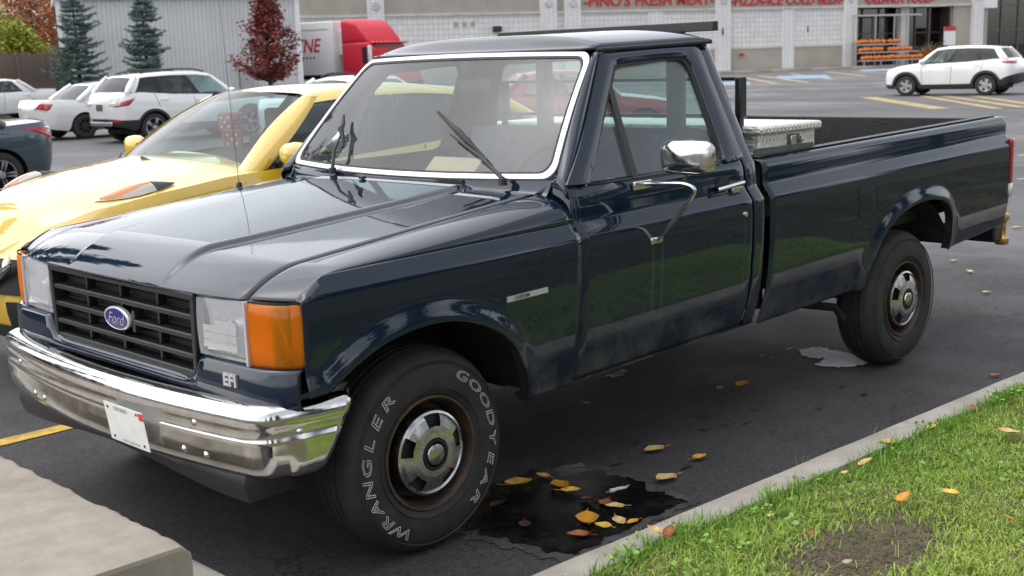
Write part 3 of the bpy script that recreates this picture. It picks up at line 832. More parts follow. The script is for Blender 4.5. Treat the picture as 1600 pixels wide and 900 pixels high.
# washer nozzles and antenna
pmb(MB().box(.585, .605, .10, .13, htop(.6, 0) + .001, htop(.6, 0) + .014), 'washer_nozzle', 'black_plastic', hood, bevel=.003)
ab = pmb(MB().lathe([(0, .03), (.011, .022), (.016, 0)], 12, 'z', (.46, .865, 1.135)), 'antenna', 'black_plastic')
pmb(MB().tube([(.46, .865, 1.15), (.44, .86, 1.5), (.415, .855, 2.15)], [.0014, .0012, .0009], 6), 'antenna_mast', 'steel_grey', ab)

# ---- grille, lamps, front panel
FX = -.615
gr = pmb(MB().box(FX + .05, FX + .06, -.545, .545, .70, .99), 'grille', 'under_black', smooth=False)
def gbar(nm, y0, y1, z0, z1, x0, x1, par=gr, m='grille_black', bev=.004):
    return pmb(MB().box(x0, x1, y0, y1, z0, z1), nm, m, par, bevel=bev)
gbar('grille_frame', -.533, .533, .962, .986, FX - .016, FX + .05)
gbar('grille_frame', -.505, .505, .700, .722, FX - .012, FX + .05)
for s in (-1, 1):
    P = MB().prism([(s * .533, .985), (s * .508, .985), (s * .498, .72), (s * .508, .702), (s * .520, .715)], 'x', FX - .014, FX + .05)
    pmb(P, 'grille_frame', 'grille_black', gr, smooth=False, bevel=.003)
for z in (.902, .835, .768):
    gbar('grille_bar', -.508, .508, z - .0095, z + .0095, FX - .010, FX + .045)
for y in (-.26, 0, .26):
    for z0, z1 in ((.912, .962), (.845, .892), (.778, .825), (.722, .758)):
        gbar('grille_bar', y - .007, y + .007, z0, z1, FX + .004, FX + .04)
for z in np.linspace(.735, .95, 12):
    pmb(MB().box(FX + .04, FX + .048, -.50, .50, z - .003, z + .003), 'radiator_fin', 'under_black', gr, smooth=False)
# emblem
em = pmb(MB().lathe([(.0, -.020), (.09, -.018), (.092, -.014), (.098, -.017), (.104, -.014), (.106, -.004), (.104, .012)], 40, 'x').map(lambda p: (FX - .010 + p[0] * .55, p[1] * .90, .838 + p[2] * .40)), 'emblem', 'bright_trim', gr)
pmb(MB().lathe([(.0, -.0222), (.088, -.0205), (.091, -.016)], 40, 'x').map(lambda p: (FX - .010 + p[0] * .55, p[1] * .90, .838 + p[2] * .40)), 'emblem_field', 'oval_blue', em)
text_obj('emblem_lettering', 'Ford', .060, 'bright_trim', (FX - .0222, 0.0, .836 + RAKE * FX), (0, -1, 0), (0, 0, 1), em, shear=.35, proud=.001, bold=-.0006)
pmb(MB().box(FX - .008, FX + .03, -.115, -.095, .80, .875), 'emblem_mount', 'grille_black', em)
for s in (-1, 1):
    # headlamp: bright bowl behind a clear lens
    hl = pmb(MB().box(FX + .045, FX + .05, min(s * .54, s * .80), max(s * .54, s * .80), .785, .985), 'headlamp', 'lamp_reflector', smooth=False)
    b = MB()
    b.grid([[(FX + .045 - .035 * ((abs(y - .66) / .13) ** 2) * .6 - .02 * ((z - .885) / .1) ** 2, s * y, z) for z in np.linspace(.800, .975, 9)] for y in np.linspace(.550, .795, 13)], flip=s > 0)
    pmb(b, 'lamp_bowl', 'lamp_reflector', hl)
    b = MB()
    def lensx(y, z): return FX - .012 + .018 * ((y - .54) / .26) ** 2 + .006 * ((z - .885) / .1) ** 2
    ysl = [.538, .542] + list(np.linspace(.56, .78, 8)) + [.798, .803]
    b.grid([[(lensx(y, z) + (.03 if (j in (0, 10) or i in (0, len(ysl) - 1)) else 0), s * y, z) for j, z in enumerate([.786, .789] + list(np.linspace(.81, .96, 7)) + [.981, .984])] for i, y in enumerate(ysl)], flip=s > 0)
    pmb(b, 'lamp_lens', 'lamp_glass', hl, angle=60)
    b = MB()
    for y in np.linspace(.60, .73, 22):
        b.box(lensx(y, .85) + .0025, lensx(y, .85) + .005, s * y - .0016, s * y + .0016, .815, .890)
    pmb(b, 'lens_flutes', 'lamp_glass', hl, smooth=False)
    pmb(MB().lathe([(0, -.03), (.018, -.028), (.03, 0)], 16, 'x', (FX + .04, s * .665, .875)), 'bulb_shield', 'lamp_reflector', hl)
    b = MB()
    for y in np.linspace(.575, .745, 30):
        for z0, z1 in ((.818, .842), (.845, .868), (.871, .892 + .02 * (y > .64))):
            b.grid([[(lensx(y, .85) + .004 - .0035 * sin(pi * t), s * (y + .0052 * (t - .5)), z) for z in (z0, z1)] for t in np.linspace(0, 1, 4)])
    o = pmb(b, 'fluted_block', 'flute_glass', hl); o['kind'] = 'stuff'
    pmb(MB().prism([(s * .799, .988), (s * .81, .988), (s * .812, .782), (s * .801, .782)], 'x', lensx(.8, .88) - .006, FX + .05), 'lamp_divider', 'bright_trim', hl, smooth=False)
    # amber turn lamp wrapping the corner
    def ax(t):  # plan path of the amber lens, from inner edge to the fender
        c = np.array([(-.603, .812), (-.597, .85), (-.584, .90), (-.565, .945), (-.540, .972), (-.522, .980)])
        return np.array([np.interp(t, np.linspace(0, 1, 6), c[:, i]) for i in (0, 1)])
    cc = crv([(-.606, .813), (-.600, .86), (-.586, .915), (-.562, .955), (-.528, .981)], 5)
    zt = lambda k: .984 - .003 * k
    b = MB().grid([[(x + dx, s * (y - dx), z) for z, dx in ((.783, .02), (.785, .004), (.795, 0), (.84, -.001), (.885, -.002), (.93, -.001), (.972, 0), (.982, .004), (.984, .02))] for x, y in cc], flip=s > 0)
    tl = pmb(b, 'turn_lamp', 'amber_glass', angle=60)
    b = MB().grid([[(x + .030, s * (y - .030), z) for z in (.785, .885, .983)] for x, y in cc], flip=s > 0)
    pmb(b, 'lamp_bowl', 'amber_reflector', tl)
    b = MB()
    for z in np.linspace(.80, .97, 15):
        b.grid([[(x + .006, s * (y - .006), z + dz) for dz in (-.0028, .0028)] for x, y in cc[:10]])
    for k in (0, 5, 10, 14):
        x, y = cc[k]
        b.grid([[(x + .005 + q, s * (y - .005 - q), z) for z in (.79, .98)] for q in (0, .018)])
    o = pmb(b, 'lens_flutes', 'amber_glass', tl, smooth=False); o['kind'] = 'stuff'
    pmb(MB().grid([[(x + .020, s * (y - .020), z) for z in (.90, .97)] for x, y in cc[1:9]], flip=s > 0), 'lamp_shade', 'amber_dark', tl)
    arc = [(cc[9 + k], .885 + .085 * cos(pi * k / 9)) for k in range(10)]
    pmb(MB().tube([(q[0] + .016, s * (q[1] - .016), z) for q, z in arc], .006, 6), 'bulb_rim', 'amber_dark', tl)
    pmb(MB().grid([[(x + .002, s * (y - .0), z) for z in (.984, .992)] for x, y in cc], flip=s > 0), 'lamp_gasket', 'black_rubber', tl)
# body-colour panel below the grille and lamps
pl = [(FX - .006, 0), (FX - .006, .25), (FX - .005, .505), (FX - .004, .56), (FX + .002, .70), (FX + .010, .82), (FX + .026, .90), (FX + .055, .955), (FX + .086, .988)]
pl = crv(pl, 4)
def valance(s):
    P = []
    for x, y in pl:
        zt = float(np.interp(y, [0, .50, .53, .56, 1], [.703, .703, .74, .781, .781]))
        P.append([(x + .035, s * (y - .03 if y > .9 else y), zt), (x + .0, s * y, zt - .001), (x - .012, s * y, zt - .006), (x - .017, s * y, zt - .014), (x - .020, s * y, .688 if zt > .72 else .684), (x - .020, s * y, .668), (x - .006, s * y, .655), (x + .03, s * y, .650)])
    return P
L = valance(-1)[::-1] + valance(1)[1:]
val = pgrid('front_panel', L, 'navy_paint', solid=.004, flip=True, angle=45)
for s in (-1, 1):
    pgrid('front_panel_end', [[(x, y * (-s) * -1 if False else -abs(y), z) for x, y, z in ((FX + .086, .988, z), (-.53, .992, z))] for z in (.70, .74, .779)], 'navy_paint', val, side=s)
text_obj('badge', 'EFI', .055, 'bright_trim', (FX - .0205, -.735, .730 + RAKE * FX), (.06, -.998, 0), (0, 0, 1), truck, extrude=.004, bold=.0022, spacing=1.05)
# backing behind lamps and grille
pmb(MB().box(-.56, -.50, -.93, .93, .60, .985), 'radiator_support', 'under_black', smooth=False)
# fender badge
bdg = pmb(MB().box(.343, .553, -1.0025, -.9965, .832, .852), 'badge', 'bright_trim', smooth=False)
text_obj('badge_lettering', 'CUSTOM', .018, 'black_plastic', (.415, -1.003, .842 + RAKE * .415), (1, 0, RAKE), (0, 0, 1), bdg, shear=.25, bold=.0004)

# ---- front bumper
def bpx(y):
    a = abs(y)
    if a <= .90: return -.768 + .062 * (a / .90) ** 2.0
    return None
plan = crv([(-.765 + .085 * (y / .90) ** 2, y) for y in np.linspace(0, .83, 8)] + [(-.676, .890), (-.640, .938), (-.57, .965), (-.48, .986), (-.372, 1.003)], 6)
BROWS = [(-.085, .662), (-.060, .671), (-.036, .672), (-.018, .667), (-.006, .655), (-.001, .640), (.0, .622), (-.002, .611), (-.0045, .604), (-.006, .590), (-.0075, .574), (-.004, .566), (-.003, .560), (-.0045, .553), (-.006, .525), (-.010, .492), (-.018, .464), (-.030, .447), (-.052, .438)]
def bumper_half(s):
    P = []
    for i, (x, y) in enumerate(plan):
        j0, j1 = max(i - 1, 0), min(i + 1, len(plan) - 1)
        t = plan[j1] - plan[j0]; t /= np.hypot(*t)
        n = np.array([-t[1], t[0]])
        e = smooth01(.955, 1.003, y)       # end is cut on a slant
        rows = BROWS
        col = []
        for d, z in rows:
            sh = -.115 * (max(0, .640 - z) / .20) * e
            px, py = x + n[0] * d + sh, y + n[1] * d
            col.append((px, s * py, z - .0 + .006 * (y / 1.0) ** 2 * 0 ))
        P.append(col)
    return P
L = bumper_half(-1)[::-1] + bumper_half(1)[1:]
bumper = pgrid('front_bumper', L, 'chrome', solid=.006, flip=True, angle=70)
def bface(y, z):
    i = 0
    x = float(np.interp(abs(y), plan[:, 1], plan[:, 0]))
    d = np.interp(z, [r[1] for r in BROWS[4:]][::-1], [r[0] for r in BROWS[4:]][::-1]); return x - float(d)
bolts = [(-.64, .598), (-.57, .497), (-.68, .495), (.52, .497), (.42, .497), (.66, .598), (-.965, .588), (-.958, .505), (.93, .60)]
for y, z in bolts:
    x = bface(y, z) + .001
    b = MB().lathe([(0, -.008), (.006, -.007), (.010, -.003), (.011, .004)], 12, 'x').map(lambda p: (x + p[0] * 1.6, y + p[1] * 1.5, z + p[2] * 1.5))
    if abs(y) > .93:
        b = MB().lathe([(0, -.008), (.006, -.007), (.010, -.003), (.011, .004)], 12, 'y').map(lambda p: (-.55 + p[0], np.sign(y) * (.974 - .03 * max(0, .56 - z) / .06 - p[1]), z + p[2]))
    pmb(b, 'bolt', 'chrome', bumper)
# number plate
pc = np.array([bface(-.30, .53) - .024, -.285, .530])
tx = np.array([.01, -.99, 0]); tx /= np.linalg.norm(tx)
tz = np.array([-.14, 0, .99]); tn = np.cross(tx, tz)
def quad(c, w, h, t, o=0.0):
    V = [c + tx * sx * w / 2 + tz * sz * h / 2 + tn * (o + q) for q in (0, t) for sx, sz in ((-1, -1), (1, -1), (1, 1), (-1, 1))]
    return MB().add(V, [(3, 2, 1, 0), (4, 5, 6, 7), (0, 1, 5, 4), (1, 2, 6, 5), (2, 3, 7, 6), (3, 0, 4, 7)])
plate = pmb(quad(pc, .262, .142, .002), 'number_plate', 'white_plate', bumper, bevel=.004)
tnr = np.array([0, 0, RAKE * pc[0]])
text_obj('plate_lettering', 'ONTARIO', .020, 'plate_ink', pc + tz * .055 - tx * .015 + tn * .0025 + tnr, tx, tz, plate)
text_obj('plate_lettering', 'YOURS TO DISCOVER', .012, 'plate_ink', pc - tz * .058 + tx * .01 + tn * .0025 + tnr, tx, tz, plate)
pmb(quad(pc + tz * .054 + tx * .118, .030, .026, .001, .0022), 'plate_sticker', 'red_sticker', plate, smooth=False)
for sx, sz in ((-.105, .054), (-.10, -.054), (.10, -.054), (.09, .058)):
    pmb(MB().lathe([(0, -.0045), (.005, -.004), (.0055, 0)], 10, 'x').map(lambda p: pc + tx * (sx + p[1]) + tz * (sz + p[2]) - tn * p[0]), 'plate_screw', 'black_plastic', plate)
# bumper bracket and stone guard, air dam
for s in (-1, 1):
    pmb(MB().box(-.55, -.33, min(s * .90, s * .94), max(s * .90, s * .94), .60, .69), 'bumper_filler', 'steel_grey', bumper, smooth=False)
dm = []
for y in np.linspace(-.90, .90, 25):
    a = abs(y) / .9
    x = -.69 + .04 * a ** 2 + .12 * smooth01(.93, 1.0, a)
    d = .055 + .05 * smooth01(.0, .9, a) - .03 * smooth01(.93, 1, a)
    dm.append([(x - .0, y, .475), (x - .012, y, .46 - d * .5), (x + .004, y, .458 - d), (x + .03, y, .455 - d)])
pgrid('air_dam', dm, 'black_plastic', bumper, solid=.006, flip=True)

# ---- wheels
def wheel(x, side, lettering, steer=0.0):
    w = empty('wheel'); w.parent = truck
    R = .363
    yo = .0   # outer face of the tyre at y=0, +y points inwards
    g = []
    tp = [(.196, .030), (.199, .014), (.208, .006), (.232, .000), (.270, -.003), (.305, .002), (.332, .012), (.348, .026), (.357, .042), (.3625, .060)]
    tp += [(.363, .070), (.3545, .0735), (.3545, .080), (.3632, .0835), (.3635, .106), (.355, .1095), (.355, .116), (.3635, .1195), (.3635, .141), (.355, .1445), (.355, .151), (.3632, .1545), (.3625, .170), (.357, .188), (.340, .212), (.30, .228), (.24, .225), (.2, .205)]
    tyre = MB().lathe(tp, 96).build('tyre', 'tyre_rubber', w, angle=40)
    lug = MB()
    for k in range(72):
        a = 2 * pi * k / 72
        for (y0, y1, r0, r1) in ((.030, .062, .350, .3622), (.205, .170, .346, .3615)):
            da = .018
            V = []
            for yy, rr in ((y0, r0 - .004), (y1, r1 + .0015)):
                for q in (-da, da):
                    for dr in (-.012, .0012):
                        V.append(((rr + dr) * cos(a + q), yy, (rr + dr) * sin(a + q)))
            lug.add(V, [(0, 1, 3, 2), (4, 6, 7, 5), (0, 4, 5, 1), (2, 3, 7, 6), (1, 5, 7, 3), (0, 2, 6, 4)])
    lg = lug.build('tread_lugs', 'tyre_rubber', tyre, smooth=False); lg['kind'] = 'stuff'
    for k in (.228, .322):
        MB().lathe([(k - .002, .001), (k, -.0045), (k + .002, .001)], 72).build('sidewall_ridge', 'tyre_rubber', tyre)
    rp = [(.2015, .012), (.200, .004), (.194, .002), (.187, .012), (.182, .030), (.176, .042), (.174, .075), (.168, .085), (.150, .088), (.135, .070), (.125, .062), (.0, .062)]
    rim = MB().lathe(rp, 64).build('rim', 'rusty_wheel', w, angle=40)
    MB().lathe([(.2025, .010), (.2015, .001), (.1965, .0005), (.194, .004)], 64).build('rim_edge', 'rust_edge', rim)
    # hub cap: bright drum with five raised facets and dark slots between them
    cap = MB().lathe([(.150, .066), (.1515, .020), (.149, .004), (.141, .000), (.135, .006)], 64).build('hub_cap', 'hubcap_steel', w, angle=30)
    MB().lathe([(.136, .012), (.05, .012)], 40).build('cap_recess', 'black_plastic', cap)
    f = MB(); n = 60
    P = []
    for k in range(n):
        a = 2 * pi * k / n
        row = []
        for r, yv in ((.137, .004), (.128, -.004), (.098, -.014), (.080, -.018), (.058, -.018), (.052, -.004)):
            row.append((r * cos(a), yv, r * sin(a)))
        P.append(row)
    P = np.array(P)
    for k in range(n):
        ph = (k % 12)
        for j in range(5):
            if j in (0, 1) and ph in (0, 1, 2, 3, 4): 
                if j == 1 or True:
                    continue
            a, b2 = k, (k + 1) % n
            n0 = len(f.v)
            f.v += [tuple(P[a, j]), tuple(P[b2, j]), tuple(P[b2, j + 1]), tuple(P[a, j + 1])]; f.f.append((n0, n0 + 1, n0 + 2, n0 + 3))
    fo = f.build('cap_face', 'hubcap_steel', cap, angle=20)
    MB().lathe([(.0545, -.004), (.054, -.021), (.046, -.021), (.045, -.012)], 40).build('cap_ring', 'black_plastic', cap)
    MB().lathe([(.0, -.030), (.018, -.029), (.036, -.023), (.042, -.012), (.043, .0)], 40).build('cap_centre', 'hubcap_steel', cap)
    if lettering:
        def arc_text(txt, r, a0, a1, up_out=True, size=.050):
            n = len(txt)
            for i, ch in enumerate(txt):
                a = a0 + (a1 - a0) * i / (n - 1)
                V, Fc = text_mesh(ch, size, outline=.00085, shear=.15)
                if len(V) == 0: continue
                # outward face is -y: local right = tangent, local up = radial
                rad = np.array([cos(a), 0, sin(a)])
                tang = np.array([sin(a), 0, -cos(a)])    # clockwise as seen from outside
                if not up_out: rad2, tang2 = -rad, -tang
                else: rad2, tang2 = rad, tang
                W = [rad * r + tang2 * p[0] * 1.8 + rad2 * p[1] + np.array([0, -.0035, 0]) + np.array([0, -1, 0]) * p[2] for p in V]
                W = [np.array([q[0], q[1] + np.interp(np.hypot(q[0], q[2]), [.23, .27, .305, .335], [.0, -.003, .002, .013]), q[2]]) for q in W]
                finish('tyre_letter', W, Fc, 'tyre_white', tyre, smooth=False)
        # seen from the left side: +x is to the right of the picture
        arc_text('GOODYEAR', .286, radians(59), radians(-47))
        arc_text('WRANGLER', .286, radians(238), radians(131))
    w.location = (x, -.955, .360)
    w.rotation_euler = (0, radians(lettering[1]) if lettering else 0, radians(steer))
    if side > 0:
        w.location = (x, .955, .360); w.rotation_euler = (0, 0, pi)
    return w
wheel(0.0, -1, (True, 0), steer=0)
wheel(3.378, -1, None)
wheel(0.0, 1, None)
wheel(3.378, 1, None)
# axles, frame rails, exhaust
fr = pmb(MB().box(-.55, 4.5, -.46, -.38, .42, .56).box(-.55, 4.5, .38, .46, .42, .56).box(2.0, 2.08, -.46, .46, .44, .52).box(4.3, 4.4, -.46, .46, .44, .52), 'frame_rails', 'under_black', smooth=False)
MB().tube([(3.378, -.80, .36), (3.378, .80, .36)], .045, 12).build('rear_axle', 'under_black', truck)
MB().tube([(0, -.80, .36), (0, .80, .36)], .04, 12).build('front_axle', 'under_black', truck)
MB().tube([(2.3, -.40, .42), (2.75, -.62, .40), (2.92, -.80, .37), (2.98, -.82, .30)], .022, 10).build('mud_bracket', 'under_black', truck)
MB().box(.75, 1.9, -.55, .55, .36, .46).build('gearbox_skid', 'under_black', truck, bevel=.02)
MB().box(-.45, .65, -.36, .36, .40, .95).build('engine', 'under_black', truck, bevel=.03)

# ---- bed box, tailgate, lamps, rear bumper
pmb(MB().box(2.035, 4.54, -.84, .84, .66, .70), 'bed_floor', 'liner_black', smooth=False)
pmb(MB().box(2.035, 2.06, -.93, .93, .50, 1.150), 'bed_front', 'liner_black', smooth=False)
tg = pmb(MB().box(4.535, 4.575, -.80, .80, .60, 1.150), 'tailgate', 'navy_paint', bevel=.012)
pmb(MB().box(4.500, 4.534, -.80, .80, .70, 1.158), 'tailgate_liner', 'liner_black', tg, bevel=.006)
for s in (-1, 1):
    P = [[(4.563 + .020 * sin(t * pi / 2), prof(z) + .004 + .012 * t + .15 * (1 - cos(t * pi / 2)), z) for z in (.525, .62, .70, .80, .92, 1.0, 1.008, 1.052, 1.10, 1.15)] for t in np.linspace(0, 1, 6)]
    pgrid('bed_corner', P, 'navy_paint', side=s)
    b = MB().grid([[(4.545 + .052 * min(1, t * 2), s * (1.006 - .004 * t - .17 * max(0, t - .35)), z) for z in (.775, .79, .86, .94, 1.02, 1.038)] for t in np.linspace(0, 1, 7)], flip=s > 0)
    tlm = pmb(b, 'tail_lamp', 'red_lens', solid=.02, angle=60)
    b = MB().grid([[(4.545 + .052 * min(1, t * 2), s * (1.006 - .004 * t - .17 * max(0, t - .35)), z) for z in (.695, .73, .773)] for t in np.linspace(0, 1, 7)], flip=s > 0)
    pmb(b, 'reversing_lamp', 'clear_lens_white', tlm, solid=.02, angle=60)
rb = pmb(MB().box(4.60, 4.72, -.90, .90, .40, .50), 'rear_bumper', 'rack_black', bevel=.012)
pmb(MB().box(4.50, 4.64, -.50, -.40, .42, .50).box(4.50, 4.64, .40, .50, .42, .50), 'bumper_bracket', 'under_black', rb, smooth=False)
b = MB().lathe([(0, .10), (.034, .10), (.040, .092), (.040, .066), (.030, .056), (.024, .04), (.022, 0), (.024, -.03), (.030, -.045), (.042, -.052), (.042, -.082), (.036, -.090), (0, -.090)], 20, 'z', (4.735, -.885, .462))
pmb(b, 'hitch_ball', 'brass', rb, angle=50)
# fuel door
fd = crv([(2.80, .785), (2.79, .80), (2.79, .935), (2.80, .95), (2.955, .95), (2.965, .935), (2.965, .80), (2.955, .785), (2.80, .785)], 3)
xs_, zs_ = np.linspace(2.795, 2.96, 8), np.linspace(.79, .945, 8)
b = MB().grid([[(x, prof(z) - (.0018 if 0 < i < 7 and 0 < j < 7 else .0004), z) for j, z in enumerate(zs_)] for i, x in enumerate(xs_)])
pmb(b, 'fuel_door', 'navy_paint', angle=60)
b = MB().tube([(x, prof(z) - .0003, z) for x, z in fd], .0016, 6); pmb(b, 'fuel_door_gap', 'under_black')

# ---- headache rack behind the cab
rx = 2.075
rack = pmb(MB().box(rx - .02, rx + .02, -.66, .75, 1.742, 1.786), 'cab_rack', 'rack_black', bevel=.004)
for y in (-.43, .43):
    pmb(MB().box(rx - .02, rx + .02, y - .045, y + .045, 1.165, 1.742), 'rack_post', 'steel_grey', rack, bevel=.004)
for z in (1.352, 1.522):
    pmb(MB().box(rx + .03, rx + .06, -.775, .775, z - .008, z + .008), 'rack_rail', 'rack_black', rack, bevel=.003)
for y in (-.77, .77):
    pmb(MB().box(rx + .012, rx + .066, y - .016, y + .016, 1.345, 1.53), 'rack_end', 'rack_black', rack, bevel=.006)
    pmb(MB().box(rx + .012, rx + .066, y - .03, y + .03, 1.16, 1.20).box(rx + .02, rx + .05, y - .012, y + .012, 1.2, 1.35), 'rack_foot', 'rack_black', rack, bevel=.003)

# ---- interior
seat = pmb(MB().box(1.30, 1.80, -.78, .78, .62, .88), 'seat', 'seat_blue', bevel=.05, seg=4)
pmb(MB().prism([(1.70, .86), (1.86, .84), (1.94, 1.30), (1.84, 1.32)], 'y', -.76, .76), 'seat_back', 'seat_blue', seat, bevel=.04, seg=4)
dash = []
for y in np.linspace(-.84, .84, 20):
    dash.append([(.74 + .05 * (y / .84) ** 2, y, 1.185), (.86, y, 1.178), (.98, y, 1.165), (1.03, y, 1.135), (1.02, y, 1.03), (.98, y, .85)])
dashb = pgrid('dashboard', dash, 'cabin_grey', flip=True, solid=.01)
sw = MB()
cw = np.array([1.17, -.40, 1.115]); ax1 = np.array([0, 1, 0]); ax2 = np.array([.42, 0, .907])
sw.tube([cw + .19 * (cos(a) * ax1 + sin(a) * ax2) for a in np.linspace(0, 2 * pi, 33)], .014, 8)
swo = pmb(sw, 'steering_wheel', 'black_plastic')
b = MB()
for a in (radians(200), radians(340), radians(270)):
    b.tube([cw, cw + .19 * (cos(a) * ax1 + sin(a) * ax2)], .016, 6)
b.tube([cw, cw + np.array([-.2, 0, -.12])], .03, 8)
pmb(b, 'steering_spokes', 'black_plastic', swo)
pmb(MB().prism([(.80, 1.190), (.815, 1.190), (.90, 1.262), (.885, 1.266)], 'y', -.335, -.03), 'cardboard_sheet', 'cardboard', dashb, smooth=False)
P = [[(x, y, 1.655 + .02 * (1 - (y / .66) ** 2)) for x in (1.14, 1.9)] for y in np.linspace(-.66, .66, 7)]
pgrid('headliner', P, 'cabin_grey', roof)
pmb(MB().box(1.16, 1.19, -.11, .11, 1.53, 1.585), 'rear_view_mirror', 'black_plastic', roof, bevel=.01)
for side in (-1, 1):
    P = [[(x, side_full(z) + .05, z) for z in (.5, .8, 1.0, 1.15)] for x in (.78, 1.3, 1.87)]
    pgrid('door_trim', P, 'cabin_grey', side=side)
# ================================================================== other vehicles
def carpaint(name, col, metal=0.0, rough=0.3):
    m = mat(name, col, rough, metal, coat=1.0, var=0.06, vscale=1.2); m.node_tree.nodes['Principled BSDF'].inputs['Coat IOR'].default_value = 1.65; return m
carpaint('white_paint', (0.82, 0.82, 0.81)); carpaint('yellow_paint', (0.74, 0.47, 0.018)).node_tree.nodes['Principled BSDF'].inputs['Coat IOR'].default_value = 2.0; carpaint('slate_paint', (0.062, 0.085, 0.115), 0.5, 0.35)
carpaint('red_paint', (0.32, 0.015, 0.018)); carpaint('black_paint', (0.012, 0.012, 0.016)); mat('truck_red', (0.55, 0.006, 0.03), .5, var=.1)
mat('cladding', (0.028, 0.028, 0.032), 0.6, var=0.2, vscale=5)
mat('wheel_alloy', (0.52, 0.52, 0.53), 0.28, 0.85, var=0.15)
mat('wheel_steel_black', (0.02, 0.02, 0.022), 0.5)
mat('amber_lens', (0.62, 0.19, 0.02), 0.15, coat=1.0); mat('smoked_lens', (0.30, 0.28, 0.27), 0.12, 0.6, coat=1.0)
mat('silver_trim', (0.45, 0.45, 0.46), 0.3, 0.8)
mat('dark_plate', (0.10, 0.11, 0.13), 0.5); mat('cabin_dark', (0.035, 0.035, 0.04), 0.85, var=0.3)
glassmat('car_glass', (0.62, 0.74, 0.74), 1.45, haze=0.02, boost=.8)
glassmat('privacy_glass', (0.12, 0.14, 0.16), 1.5, haze=0.02, boost=.7)
mat('fuzzy_dice', (0.34, 0.10, 0.09), 0.95, bump=0.5, bscale=200); mat('dice_dot', (0.75, 0.72, 0.7), 0.9)

